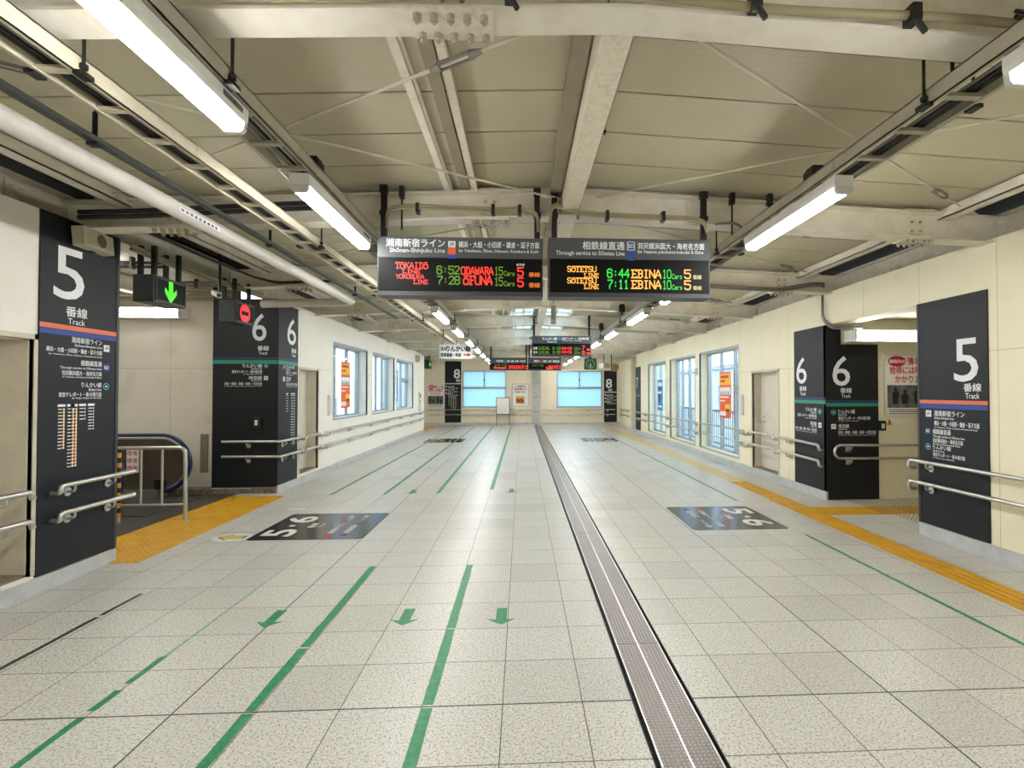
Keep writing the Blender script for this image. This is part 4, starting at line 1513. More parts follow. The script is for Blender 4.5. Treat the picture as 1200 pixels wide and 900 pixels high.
# 6, right: two faces round the corner
e = thing('track_sign', 'black corner pillar sign 6 beyond the right passage', 'track sign', (4.7, 6.95, 0.0))
F = facing(XR, 6.99)
panel(e, F, [(-.014, .0), (.775, .0), (.775, 2.25), (.22, 2.25), (.22, 2.53), (-.014, 2.53)], 'front_panel', .045)
F = facing(XR, 6.96)
num(e, F, '6', .09, .35, 1.65, 2.08)
captions(e, F, .29, 'c', 1.545, 1.475, .075, .055, .17)
stripes(e, F, -.014, .775, [(1.41, 1.445, 'navy'), (1.35, 1.40, 'green')])
rows(e, F, L_RINKAI, .17, 'l', (1.245, 1.215, 1.155, 1.13), (.06, .028, .05, .018), (.25, .13, .48, .30))
rows(e, F, L_SAIKYO, .17, 'l', (1.035, 1.005, .95, .925), (.06, .028, .05, .018), (.16, .13, .56, .56))
emblem(e, F, 'R', .10, 1.265, .075)
emblem(e, F, 'JA', .10, 1.06, .072)
F = on_right(XR, 7.77)
panel(e, F, [(0, .12), (.825, .12), (.825, 2.53), (0, 2.53)], 'side_panel')
num(e, F, '6', .07, .35, 1.69, 2.10)
captions(e, F, .25, 'c', 1.575, 1.505, .075, .055, .19)
stripes(e, F, 0, .825, [(1.445, 1.48, 'navy'), (1.385, 1.437, 'green')])
rows(e, F, L_RINKAI, .60, 'r', (1.265, 1.235, 1.175, 1.15), (.06, .028, .05, .018), (.27, .14, .50, .30))
rows(e, F, L_SAIKYO, .60, 'r', (1.055, 1.025, .965, .94), (.06, .028, .05, .018), (.16, .14, .56, .56))
emblem(e, F, 'R', .68, 1.27, .08)
emblem(e, F, 'JA', .68, 1.07, .075)

# 8s on the far wall, 7 by the far right opening
for k, (x0, x1, top, lab) in enumerate(((-3.62, -2.86, 3.0, 'black wall sign 8 at the left end of the far wall'), (3.93, 4.55, 2.57, 'black wall sign 8 at the right end of the far wall'))):
    e = thing('track_sign', lab, 'track sign', ((x0 + x1) / 2, YF, 0.1))
    F = facing(x0, YF)
    W = x1 - x0
    panel(e, F, [(0, .1), (W, .1), (W, top), (0, top)])
    zz = 1.92 if k == 0 else 1.52
    z0 = 2.2 if k == 0 else 1.75
    a0 = .42 if k == 0 else .10
    num(e, F, '8', a0, a0 + .28, z0, z0 + .42, bold=.02)
    captions(e, F, a0 + .2, 'c', z0 - .14, z0 - .2, .09, .05, .2)
    stripes(e, F, 0, W, [(zz, zz + .05, 'steel_plate')])
    for q, ln in enumerate((L_SAIKYO, L_RINKAI, L_SHONAN)):
        zq = zz - .14 - q * .16
        rows(e, F, ln, .14, 'l', (zq, zq - .03, zq - .07, zq - .09), (.055, .02, .04, .014), (.30, .2, .46, .44))
        MB().fbox(F, .04, .11, zq, zq + .06, .0142, .016).build('line_emblem', M['white'], e)
    if k == 0:
        route_map(e, F, [(.22, .9, 1.3, 'green', 12), (.32, .8, 1.3, 'green', 14), (.42, .75, 1.3, 'amber', 14), (.52, .75, 1.3, 'salmon', 14)])
e = thing('track_sign', 'narrow black wall sign edge at the far right stair opening', 'track sign', (XR, 18.4, 0.1))
F = on_right(XR, 18.9)
panel(e, F, [(0, .12), (.75, .12), (.75, 2.5), (0, 2.5)])
stripes(e, F, 0, .75, [(1.46, 1.50, 'navy'), (1.39, 1.45, 'green')])
num(e, F, '7', .12, .38, 1.7, 2.1)


# ------------------------------------------------------------------ LED arrow boxes over the escalator opening
def led_box(label, y0, y1, z0, z1, xf, depth, kind):
    e = thing('led_sign', label, 'signal box', (xf - depth / 2, (y0 + y1) / 2, z0), 'signal boxes over the stairs')
    F = on_left(xf, y0, z0)
    W, H = y1 - y0, z1 - z0
    MB().fbox(F, 0, W, 0, H, -depth, 0).build('housing', M['charcoal'], e, bevel=.006)
    MB().fbox(F, .035, W - .03, .03, H - .03, 0, .003).build('screen', M['screen'], e)
    b = MB()
    for q in ((.02, W - .015, .018, .03), (.02, W - .015, H - .03, H - .018), (.02, .032, .018, H - .018), (W - .028, W - .015, .018, H - .018)):
        b.fbox(F, q[0], q[1], q[2], q[3], 0, .012)
    b.build('bezel', M['charcoal'], e)
    a, m = W * .5, H * .5
    if kind == 'down':
        s = H * .42
        pts = [(a, m - s), (a + s * .72, m - s * .12), (a + s * .72, m + s * .30), (a + s * .25, m - s * .12), (a + s * .25, m + s), (a - s * .25, m + s), (a - s * .25, m - s * .12), (a - s * .72, m + s * .30), (a - s * .72, m - s * .12)]
        MB().poly(F, pts, .003, .006).build('arrow', M['arrow_green'], e)
    elif kind == 'stop':
        b = MB()
        b.ring(F, a, m, H * .34, H * .43, .003, .006, 28, .95)
        b.fbox(F, a - H * .26, a + H * .26, m + .03, m + H * .31, .003, .006)
        b.fbox(F, a - H * .26, a + H * .26, m - H * .31, m - .03, .003, .006)
        b.build('no_entry_symbol', M['arrow_red'], e)
    else:
        MB().fbox(F, a - .1, a + .05, m - .06, m + .06, .003, .006).build('arrow', M['arrow_green'], e)
    for q in (.06, W - .06):
        for c in (-depth + .03, -.04):
            p = MB()
            p.fbox(F, q - .018, q + .018, H, 3.02 - z0, c - .02, c + .02)
            p.build('hanger_post', M['iron'], e)
    return e


led_box('black signal box with a lit green down arrow above the escalator opening', 5.05, 5.52, 2.455, 2.725, -3.63, 0.2, 'down')
led_box('black signal box with a lit red no-entry symbol by pillar 6', 6.47, 6.92, 2.455, 2.735, -3.65, 0.2, 'stop')
led_box('black signal box at the far left stair opening', 20.0, 20.5, 2.50, 2.85, -3.72, 0.22, 'none')

# loudspeaker on pillar 5
e = thing('loudspeaker', 'beige wedge loudspeaker at the top of pillar sign 5 at left', 'loudspeaker', (XL + .1, 4.5, 2.8))
F = Fr((XL + .15, 4.29, 2.79), V((-0.14, 1, 0)).normalized(), V((-0.10, 0, 1)).normalized())
b = MB()
b.poly(F, [(0, 0), (.36, 0), (.36, .165), (0, .165)], -.10, 0.0)
b.build('cabinet', M['beige_box'], e, bevel=.006)
MB().disc(F, .20, .085, .055, 0, .004, 24).build('grille', M['grille'], e)
MB().box(XL + .012, XL + .06, 4.44, 4.50, 2.78, 2.93).build('bracket', M['iron'], e)


# ------------------------------------------------------------------ handrails
def rail(label, pts, brackets, group, wall_dir, r=0.021, fil=0.06, m='rail'):
    """pts: polyline of the tube axis; brackets: points on the axis; wall_dir: unit vector to the wall, with reach"""
    e = thing('handrail', label, 'handrail', pts[0], group)
    MB().tube(fillet(pts, fil, 7), r, 14).build('tube', M[m], e, True)
    for p in brackets:
        p = V(p)
        wv = V(wall_dir)
        n = wv.normalized()
        b = MB()
        b.tube(fillet([p, p + V((0, 0, -.07)), p + V((0, 0, -.07)) + wv], .05, 5), .010, 8)
        q = p + V((0, 0, -.07)) + wv
        b.cyl(q - n * .012, q, .036, 16)
        b.build('bracket', M['rail'], e, True)
    return e


xr = XL + .085
for z, w in ((.805, 'upper'), (.585, 'lower')):
    g = 'handrails by the escalator opening'
    rail('%s steel handrail end beside the recessed door at front left' % w, [(xr, 2.3, z), (xr, 3.93, z), (xr, 3.945, z - .055)], [(xr, 3.75, z)], g, (-.25, 0, 0))
    rail('%s steel handrail across pillar sign 5 at left' % w, [(XL + .014, 4.17, z - .06), (xr, 4.17, z - .06), (xr, 4.17, z), (xr, 4.92, z)], [(xr, 4.30, z), (xr, 4.70, z)], g, (-.07, 0, 0))
for z, w in ((.80, 'upper'), (.57, 'lower')):
    g = 'handrails along the left wall'
    e = rail('%s steel handrail wrapping the corner of pillar sign 6 at left' % w, [(-4.56, 7.775, z), (xr, 7.775, z), (xr, 8.58, z), (XL + .02, 8.58, z)], [(xr, 7.98, z), (xr, 8.35, z)], g, (-.07, 0, 0), fil=.05)
    b = MB()
    for p in ((-4.2, 7.775, z),):
        p = V(p)
        b.tube(fillet([p, p + V((0, 0, -.07)), p + V((0, .07, -.07))], .05, 5), .010, 8)
        b.cyl(p + V((0, .06, -.07)), p + V((0, .07, -.07)), .036, 16)
    b.build('bracket', M['rail'], e, True)
    rail('short %s steel handrail across the door in the left wall' % w, [(XL + .0, 8.66, z - .05), (xr, 8.66, z - .05), (xr, 8.72, z), (xr, 9.32, z), (xr, 9.36, z - .05), (XL + .0, 9.36, z - .05)], [], g, (-.07, 0, 0), fil=.03)
    rail('long %s steel handrail below the left windows' % w, [(XL + .02, 9.5, z - .06), (xr, 9.5, z - .06), (xr, 9.5, z), (xr, 18.8, z), (XL + .02, 18.8, z)], [(xr, y, z) for y in (9.75, 11.0, 12.5, 14.0, 15.5, 17.0, 18.5)], g, (-.07, 0, 0))
xr2 = XR - .085
for z, w in ((.805, 'upper'), (.575, 'lower')):
    g = 'handrails along the right wall'
    rail('%s steel handrail across wall sign 5 at front right' % w, [(XR - .014, 5.32, z - .09), (XR - .10, 5.32, z - .09), (xr2, 5.32, z), (xr2, 2.0, z)], [(xr2, 5.1, z), (xr2, 3.3, z), (xr2, 2.4, z)], g, (.07, 0, 0))
    rail('%s steel handrail ending on the side of pillar sign 6 at right' % w, [(xr2, 8.12, z), (xr2, 7.02, z - .02), (xr2, 7.0, z - .10), (XR - .014, 7.0, z - .10)], [(xr2, 7.9, z)], g, (.07, 0, 0))
    rail('short %s steel handrail across the door in the right wall' % w, [(XR, 9.3, z - .06), (xr2, 9.3, z - .06), (xr2, 9.25, z), (xr2, 8.34, z), (xr2, 8.28, z - .06), (XR, 8.28, z - .06)], [(xr2, 9.0, z)], g, (.07, 0, 0), fil=.03)
    rail('long %s steel handrail across the right windows' % w, [(XR - .02, 9.45, z - .08), (xr2, 9.45, z - .08), (xr2, 9.45, z), (xr2, 18.7, z), (XR - .02, 18.7, z)], [(xr2, y, z) for y in (9.65, 12.22, 14.73, 17.3, 18.4)], g, (.07, 0, 0))
    for (x0, x1, s) in ((-4.4, 0.44, 'left'), (0.96, 4.45, 'right')):
        rail('%s steel handrail on the %s half of the far wall' % (w, s), [(x0, YF - .09, z - .09), (x1, YF - .09, z - .09)], [(x0 + (x1 - x0) * q, YF - .09, z - .09) for q in (.1, .37, .63, .9)], 'handrails on the far wall', (0, .07, 0))
    rail('%s steel handrail at the far right corner' % w, [(4.62, 21.2, z - .05), (4.62, 23.3, z - .05)], [(4.62, 21.5, z - .05), (4.62, 22.9, z - .05)], 'handrails on the far wall', (.07, 0, 0))
for i, (yy, zz, m, lab) in enumerate(((7.95, 3.06, 'hose', 'olive conduit along the top of the wall behind the escalator'), (7.5, 3.12, 'galv', 'grey conduit under the escalator hall roof, rear'), (6.3, 3.1, 'cable_black', 'black cable run under the escalator hall roof, middle'), (5.6, 3.14, 'galv', 'grey conduit under the escalator hall roof, front'))):
    e = beam_conduit([(-9.2, yy, zz), (-4.4, yy, zz)], .02, m, lab, 2, .05)
    for q in range(5):
        MB().box(-8.6 + q * .95, -8.57 + q * .95, yy - .03, yy + .03, zz - .03, 3.22).build('clip', M['iron'], e)
# looped rail of the passage
y = 6.86
e = thing('handrail', 'steel handrail loop crossing the front of pillar sign 6 in the right passage', 'handrail', (4.6, y, .6))
pts = [(7.9, y, .795)]
for q in range(13):
    t = math.radians(90 + q * 15)
    pts.append((4.56 + .093 * math.cos(t), y, .702 + .093 * math.sin(t)))
pts.append((7.9, y, .609))
MB().tube(pts, .019, 14).build('tube', M['rail'], e, True)
for x in (4.72, 5.9):
    for z in (.795, .609):
        b = MB()
        b.tube(fillet([(x, y, z), (x, y, z - .07), (x, y + .085, z - .07)], .05, 5), .010, 8)
        b.box(x - .035, x + .035, y + .08, y + .088, z - .10, z - .03)
        b.build('bracket', M['rail'], e, True)


# ------------------------------------------------------------------ escalator hall
e = thing('escalator', 'escalator with blue handrail in the hall at left', 'escalator', (-6.6, 7.4, 0))


def balustrade(y):
    c = V((-5.34, y, .50))
    pts = []
    for q in range(25):
        t = math.radians(-90 + 180 * q / 24)
        pts.append((c.x + .36 * math.cos(t), c.z + .36 * math.sin(t)))
    outline = [(-9.3, .10), (-5.34, .10)] + pts[1:] + [(-9.3, .86)]
    F = facing(0, y)
    MB().poly(F, [(a, b) for a, b in outline], -.05, 0).build('balustrade', M['bronze'], e)
    path = [(-9.3, y + .025, .915)]
    for q in range(25):
        t = math.radians(90 - 180 * q / 24)
        path.append((c.x + .415 * math.cos(t), y + .025, c.z + .415 * math.sin(t)))
    path.append((-5.67, y + .025, .085))
    MB().tube(path, .028, 12).build('moving_handrail', M['blue_rail'], e, True)
    p2 = [(v[0] if i in (0,) else c.x + (v[0] - c.x) * .90, v[1] - .02, c.z + (v[2] - c.z) * .92) for i, v in enumerate(path[:-1])]
    MB().tube(p2, .016, 8).build('trim', M['steel'], e, True)


balustrade(6.36)
balustrade(7.60)
MB().box(-9.3, -5.33, 6.28, 6.45, 0, .12).box(-9.3, -5.33, 7.54, 7.75, 0, .12).build('skirt', M['steel'], e)
MB().box(-6.8, -4.7, 6.45, 7.54, -.001, .012).build('landing_plate', M['dark_floor'], e)
s = MB()
for k in range(6):
    s.box(-7.2 - .38 * k, -6.82 - .38 * k, 6.46, 7.53, -.09, -.004 - .001 * k)
s.build('step', M['iron'], e)
b = MB().box(-5.38, -5.25, 7.54, 7.598, .13, .27)
b.build('inlet_box', M['black'], e)
F = facing(-5.81, 7.592)
MB().fbox(F, 0, .17, .37, .74, -.004, .0).build('notice', M['paper'], e)
t = MB()
t2 = MB()
for i in range(2):
    for j in range(3):
        a, bb = .045 + i * .08, .44 + j * .11
        t.ring(F, a, bb, .026, .034, 0, .003, 20)
        t.bar(F.p(a - .022, bb + .022, .0), F.p(a + .022, bb - .022, .0), F.v, F.n, -.003, .003, 0, .003)
        t2.fbox(F, a - .008, a + .008, bb - .016, bb + .016, 0, .0015)
t.build('prohibition_ring', M['red'], e)
t2.build('pictogram', M['ink'], e)
MB().box(-6.3, -6.1, 7.53, 7.54, .12, .15).build('comb_light', emat('comb_light', (255, 236, 150), 3.0), e)

e = thing('guard_rail', 'steel tube guard rail on the dark floor before the escalator', 'guard rail', (-4.4, 6.2, 0))
MB().tube(fillet([(-4.83, 6.2, .885), (-4.065, 6.2, .885), (-4.055, 6.2, 0)], .07), .022, 14).build('top_rail', M['rail'], e, True)
MB().cyl((-4.83, 6.2, .20), (-4.06, 6.2, .20), .014, 10).build('bottom_rail', M['rail'], e, True)
for x in (-4.575, -4.33):
    MB().cyl((x, 6.2, .20), (x, 6.2, .88), .014, 10).build('baluster', M['rail'], e, True)
p = MB()
p.cyl((-4.83, 6.2, 0), (-4.83, 6.2, .90), .02, 14)
p.build('end_post', M['rail'], e, True)
st = MB()
for k in range(14):
    st.cur = k % 2
    st.tube([(-4.83, 6.2, .05 + k * .06), (-4.83, 6.2, .05 + (k + 1) * .06)], .0215, 14)
st.build('hazard_tape', [M['hazard_y'], M['black']], e, True)
MB().cyl((-4.055, 6.2, 0), (-4.055, 6.2, .012), .045, 16).build('foot_plate', M['rail'], e, True)

e = thing('wall_vent', 'tall narrow metal grille low on the hall wall beside pillar 6', 'grille', (-4.97, 8.02, .3))
F = facing(-5.03, 8.03)
MB().fbox(F, 0, .12, .30, .90, 0, .012).build('frame', M['galv'], e)
t = MB()
for k in range(22):
    t.fbox(F, .015, .105, .32 + k * .026, .336 + k * .026, .012, .018)
t.build('louvre', M['duct'], e)
e = thing('round_notice', 'round blue notice stand behind the escalator guard', 'notice', (-5.55, 6.1, 0))
F = facing(-5.55, 6.1)
MB().disc(F, 0, .70, .11, -.01, 0, 28).build('disc', M['blue'], e)
MB().fbox(F, -.1, .1, .83, .90, -.01, 0).build('plate', M['paper'], e)
MB().text(F, '注意', 0, .84, .05, .13, 'c', .001, .02).build('lettering', M['ink'], e)
MB().cyl((-5.55, 6.12, 0), (-5.55, 6.12, .9), .014, 10).cyl((-5.55, 6.12, 0), (-5.55, 6.12, .02), .12, 20).build('stand', M['steel'], e, True)


# ------------------------------------------------------------------ small wall fittings
def plate(name, label, cat, F, a0, a1, b0, b1, th, m, extra=None, group=None):
    e = thing(name, label, cat, F.p((a0 + a1) / 2, b0, 0), group)
    MB().fbox(F, a0, a1, b0, b1, 0, th).build('body', M[m], e, bevel=min(.006, th * .3))
    for nm, q, mm in extra or ():
        MB().fbox(F, q[0], q[1], q[2], q[3], th, th + .008).build(nm, M[mm], e)
    return e


plate('call_box', 'small black card box on the front of pillar sign 6 at left', 'wall box', facing(-4.75, 7.845), .63, .74, 1.01, 1.17, .05, 'black', [('card', (.665, .705, 1.05, 1.13), 'offwhite')])
plate('call_box', 'small black card box beside the lost-property poster at right', 'wall box', facing(5.19, 6.99), .0, .10, 1.0, 1.14, .06, 'black', [('card', (.03, .07, 1.03, 1.10), 'offwhite')])
for F, lab in ((on_left(XL, 9.83), 'left'), (on_right(XR, 9.72), 'right')):
    plate('cover_plate', 'slim white cover plate on the wall between door and first %s window' % lab, 'cover plate', F, 0, .10, 1.10, 1.50, .035, 'offwhite', [('slot', (.03, .07, 1.15, 1.45), 'lamp_cap')], 'slim cover plates')
plate('intercom', 'white intercom panel at the far end of the left wall', 'intercom', on_left(XL, 18.3), 0, .28, .85, 1.55, .05, 'offwhite', [('screen', (.05, .23, 1.35, 1.48), 'ink'), ('red_button', (.09, .19, 1.15, 1.25), 'red')])
plate('wall_speaker', 'small white box high at the far end of the left wall', 'wall box', on_left(XL, 17.75), 0, .18, 2.62, 2.86, .12, 'beige_box', [('grille', (.03, .15, 2.66, 2.80), 'grille')])
for i, (y, F0) in enumerate(((12.2, on_right(XR, 12.27)),)):
    plate('sensor', 'tiny white sensor on the pier between the first two right windows', 'sensor', F0, 0, .07, 2.0, 2.14, .05, 'offwhite', [('lens', (.02, .05, 2.03, 2.06), 'ink')])

# CCTV cameras
e = thing('security_camera', 'small white security camera under the eave beside the arrow boxes', 'camera', (-3.55, 6.05, 2.66))
MB().cyl((-3.62, 6.1, 3.255), (-3.62, 6.1, 2.76), .014, 8).build('stem', M['iron'], e)
MB().bar((-3.70, 6.12, 2.76), (-3.56, 5.98, 2.70), V((.7, .7, 0)), UPZ, -.03, .03, -.03, .03).build('body', M['offwhite'], e, bevel=.006)
MB().cyl((-3.56, 5.98, 2.70), (-3.55, 5.97, 2.696), .022, 14).build('lens', M['black'], e)
e = thing('security_camera', 'large white camera beside the green clock', 'camera', (3.35, 19.2, 2.5))
MB().bar((3.05, 18.9, 2.56), (3.35, 19.3, 2.60), V((.8, -.6, 0)), UPZ, -.11, .11, -.09, .10).build('body', M['offwhite'], e, bevel=.01)
MB().cyl((3.2, 19.1, 2.68), (3.2, 19.1, 3.31), .02, 8).build('stem', M['iron'], e)
e = thing('horn_speaker', 'round brown horn speaker between the clock and the far right pillar', 'loudspeaker', (3.5, 19.2, 2.5))
MB().tube([(3.60, 19.0, 2.50), (3.54, 19.27, 2.58)], .17, 22, .07).build('horn', M['brown'], e, True)
MB().cyl((3.52, 19.27, 2.6), (3.52, 19.27, 3.295), .018, 8).build('stem', M['iron'], e)


# ------------------------------------------------------------------ posters
def window_poster(label, F, W, H, kind):
    e = thing('poster', label, 'poster', F.p(W / 2, 0, 0))
    MB().fbox(F, 0, W, 0, H, -.004, 0).build('sheet', M['poster_orange' if kind == 'o' else 'poster_blue'], e)
    if kind == 'o':
        MB().fbox(F, .03, W - .03, H * .72, H - .04, 0, .002).build('yellow_block', M['poster_yellow'], e)
        t = MB()
        t.fbox(F, .04, W - .05, H * .60, H * .67, 0, .002)
        t.fbox(F, .04, W - .12, H * .44, H * .47, 0, .002)
        t.fbox(F, .04, W * .5, H * .36, H * .385, 0, .002)
        t.fbox(F, .03, W * .55, H * .05, H * .14, 0, .002)
        t.fbox(F, .03, W - .03, H * .505, H * .60, 0, .0015)
        t.build('white_block', M['white'], e)
        t = MB()
        for q in range(5):
            a = .05 + q * (W - .1) / 5
            t.disc(F, a + .03, H * .57, .016, .002, .004, 12)
            t.poly(F, [(a + .005, H * .51), (a + .055, H * .51), (a + .042, H * .555), (a + .018, H * .555)], .002, .004)
        t.build('figures', M['ink'], e)
        MB().fbox(F, W * .5, W - .04, H * .14, H * .30, 0, .002).build('yellow_patch', M['poster_yellow'], e)
        t = MB()
        t.fbox(F, .07, W * .5, H * .78, H * .83, .002, .003)
        t.fbox(F, .07, W * .8, H * .87, H * .93, .002, .003)
        t.build('red_bars', M['red'], e)
        MB().fbox(F, W * .55, W - .08, H * .14, H * .20, .002, .003).build('dark_bars', M['ink'], e)
    else:
        t = MB()
        t.fbox(F, .05, W - .06, H * .80, H * .92, 0, .002)
        t.fbox(F, .05, W - .15, H * .55, H * .62, 0, .002)
        t.fbox(F, .06, W - .1, H * .1, H * .16, 0, .002)
        t.build('white_block', M['white'], e)
        t = MB()
        t.disc(F, W * .45, H * .42, W * .25, 0, .002, 20, .7)
        t.fbox(F, .08, W - .1, H * .68, H * .74, 0, .002)
        t.build('navy_block', M['navy'], e)
    return e


window_poster('orange and yellow poster hanging in the first left window', Fr((XL - .16, 10.98, 1.20), (0, 1, 0), UPZ), .60, 1.03, 'o')
window_poster('blue poster hanging in the third left window', Fr((XL - .16, 15.35, 1.26), (0, 1, 0), UPZ), .60, .98, 'b')
window_poster('orange and yellow poster hanging in the first right window', Fr((XR + .12, 11.12, 0.98), (0, -1, 0), UPZ), .62, 1.02, 'o')
window_poster('blue poster hanging in the third right window', Fr((XR + .12, 16.3, 0.95), (0, -1, 0), UPZ), .60, 1.0, 'b')


def lost_poster(label, F, W, H):
    e = thing('poster', label, 'poster', F.p(W / 2, 0, 0))
    MB().fbox(F, 0, W, 0, H, 0, .02).build('frame', M['offwhite'], e)
    MB().fbox(F, .02, W - .02, .02, H - .02, .02, .022).build('sheet', M['paper'], e)
    MB().disc(F, W * .24, H * .88, H * .085, .022, .024, 28, 1.75).build('red_oval', M['red'], e)
    MB().text(F, '線路内の', W * .24, H * .85, H * .06, W * .30, 'c', .026, .03).build('lettering', M['white'], e)
    t = MB()
    t.text(F, '落とし物', W * .44, H * .82, H * .12, W * .5, 'l', .024, .02)
    t.text(F, '拾得には時間が', W * .10, H * .68, H * .12, W * .82, 'l', .024, .02)
    t.text(F, 'かかります', W * .20, H * .54, H * .11, W * .6, 'l', .024, .02)
    t.build('lettering', M['red'], e)
    MB().fbox(F, W * .05, W * .95, H * .14, H * .50, .022, .024).build('photograph', M['grey_ink'], e)
    t = MB()
    for a, k in ((.20, 1), (.38, .9), (.62, 1.05), (.80, .85)):
        t.disc(F, W * a, H * (.41 * k + .03), H * .028, .024, .026, 14)
        t.poly(F, [(W * (a - .05), H * .20), (W * (a + .05), H * .20), (W * (a + .07), H * .36 * k), (W * (a + .02), H * .42 * k), (W * (a - .06), H * .38 * k)], .024, .026)
    t.build('figures', M['ink'], e)
    t = MB()
    for q in range(3):
        t.fbox(F, W * .08, W * .9, H * (.04 + q * .03), H * (.052 + q * .03), .022, .023)
    t.build('small_print', M['grey_ink'], e)
    return e


lost_poster('framed red-lettered poster with a grey photograph in the right passage', facing(5.30, 6.99, 1.20), .80, .92)
lost_poster('red-lettered poster with a grey photograph at the far left of the far wall', facing(-4.45, YF, .82), .80, 1.10)
e = thing('warning_label', 'small label with a yellow warning triangle under the right passage poster', 'label', (5.36, 6.99, 1.06))
F = facing(5.31, 6.99, 1.06)
MB().fbox(F, 0, .34, 0, .12, 0, .004).build('plate', M['paper'], e)
MB().poly(F, [(.015, .012), (.125, .012), (.07, .108)], .004, .006).build('triangle', M['warn_yellow'], e)
MB().text(F, '!', .07, .025, .05, .012, 'c', .007, .05).build('lettering', M['ink'], e)
e = thing('poster', 'white notice poster on the far wall left of the steel drain casing', 'poster', (-.05, YF, .85))
F = facing(-.47, YF, .85)
MB().fbox(F, 0, .80, 0, 1.10, 0, .02).build('frame', M['alu'], e)
MB().fbox(F, .03, .77, .03, 1.07, .02, .022).build('sheet', M['paper'], e)
t = MB()
t.text(F, 'この階段は', .4, .93, .08, .5, 'c', .024, .03)
t.text(F, 'ご利用ください', .4, .66, .08, .58, 'c', .024, .03)
t.build('lettering', M['ink'], e)
MB().text(F, '右側通行で', .4, .79, .09, .6, 'c', .024, .03).build('red_lettering', M['red'], e)
MB().fbox(F, .2, .6, .15, .5, .022, .024).build('picture', M['amber'], e)
t = MB()
for q in range(4):
    t.fbox(F, .22 + q * .09, .28 + q * .09, .2, .40 - .03 * (q % 2), .024, .026)
t.build('picture_detail', M['ink'], e)

# whiteboard on a stand
e = thing('whiteboard', 'blank whiteboard on a black stand before the far wall', 'whiteboard', (-.87, 23.1, 0))
F = facing(-1.19, 23.05)
MB().fbox(F, 0, .64, .50, 1.30, -.03, 0).build('frame', M['iron'], e)
MB().fbox(F, .03, .61, .53, 1.27, 0, .004).build('board', M['paper'], e)
for a in (.02, .62):
    MB().cyl(F.p(a, 0, -.02), F.p(a, 1.3, -.02), .015, 8).build('leg', M['iron'], e)
    MB().cyl(F.p(a, .02, -.22), F.p(a, .02, .18), .013, 8).build('foot', M['iron'], e)

# steel casing at the end of the drain, white box by the far right opening
e = thing('drain_casing', 'upright brushed steel casing on the far wall above the drain end', 'casing', (.70, YF, 0))
MB().box(.51, .89, YF - .10, YF - .002, 0, 2.62).build('casing', M['steel'], e, bevel=.006)
for z in (.6, 1.3, 2.0):
    MB().box(.505, .895, YF - .106, YF - .002, z, z + .02).build('seam_band', M['galv'], e)
e = thing('floor_box', 'white box on the floor at the far right opening', 'box', (4.80, 20.7, 0))
MB().box(4.6, 4.95, 20.6, 20.9, 0, .42).build('body', M['offwhite'], e, bevel=.01)
MB().box(4.58, 4.97, 20.58, 20.92, .42, .45).build('lid', M['lamp_cap'], e)

# ------------------------------------------------------------------ drain covers
n = 0
for k in range(0, 10):
    y0 = 3.06 + 2.4 * (k - 1)
    y1 = min(y0 + 2.395, YF - .01)
    mb = MB()
    mb.box(.588, .842, y0, y1, -.03, .002)
    e = thing('drain_cover', '%s tread-plate cover from the front along the floor drain' % (ORD[k] if k >= 0 else 'hindmost'), 'drain cover', (.715, (y0 + y1) / 2, 0), 'tread-plate drain covers')
    mb.build('plate', M['tread'], e)
    MB().box(.582, .590, y0, y1, -.03, .005).box(.840, .848, y0, y1, -.03, .005).box(.712, .719, y0, y1, .001, .004).build('edge_bar', M['steel'], e)
    n += 1


# ------------------------------------------------------------------ floor markings
def tape(label, x, wd, y0, y1, m, group, name='floor_line', gaps=()):
    mb = MB()
    segs = []
    y = y0
    for g0, g1 in gaps:
        segs.append((y, g0))
        y = g1
    segs.append((y, y1))
    rnd = random.Random(int(abs(x * 1000) + y0 * 10))
    for a, b in segs:
        L, R = [], []
        q = a
        while q < b:
            L.append((x - wd / 2 + rnd.uniform(-.003, .003), q))
            R.append((x + wd / 2 + rnd.uniform(-.003, .003), q))
            q += .12
        L.append((x - wd / 2, b))
        R.append((x + wd / 2, b))
        for i in range(len(L) - 1):
            mb.add([(*L[i], .0015), (*R[i], .0015), (*R[i + 1], .0015), (*L[i + 1], .0015)], [(0, 1, 2, 3)])
    o = mb.build(name, M[m])
    return tag(o, label, 'floor line', group)


gl = 'lane lines taped on the floor'
tape('worn dark green floor line nearest the left wall, at the front', -2.935, .035, 1.6, 4.0, 'paint_dark', gl, gaps=((3.6, 3.63),))
tape('half worn-off green floor line left of the green arrows, at the front', -2.105, .04, 1.4, 3.05, 'paint_green', gl, gaps=((2.50, 2.55), (2.72, 2.78)))
tape('faint remnant of a green floor line beyond the half worn-off one', -2.10, .02, 3.05, 4.2, 'paint_worn', gl)
tape('bright green floor line between the left and middle arrows, at the front', -1.327, .055, .9, 4.52, 'paint_green', gl, gaps=((2.49, 2.51), (3.10, 3.12)))
tape('bright green floor line between the middle and right arrows, at the front', -.467, .058, .9, 4.52, 'paint_green', gl, gaps=((2.49, 2.515), (3.3, 3.315)))
tape('thin green floor line left of the yellow tactile strip, at the front', 3.10, .035, 1.2, 5.27, 'paint_green', gl)
tape('far green floor line nearest the left wall', -2.89, .05, 7.65, 22.5, 'paint_green', gl)
tape('far green floor line second from the left wall', -2.09, .05, 7.65, 22.5, 'paint_green', gl)
tape('far green floor line third from the left wall', -1.29, .06, 7.7, 22.5, 'paint_green', gl)
tape('far green floor line ending nearest the drain, left of it', -.48, .065, 7.95, 22.0, 'paint_green', gl)
tape('far thin green floor line left of the worn tactile strip', 3.08, .035, 6.95, 20.5, 'paint_green', gl)


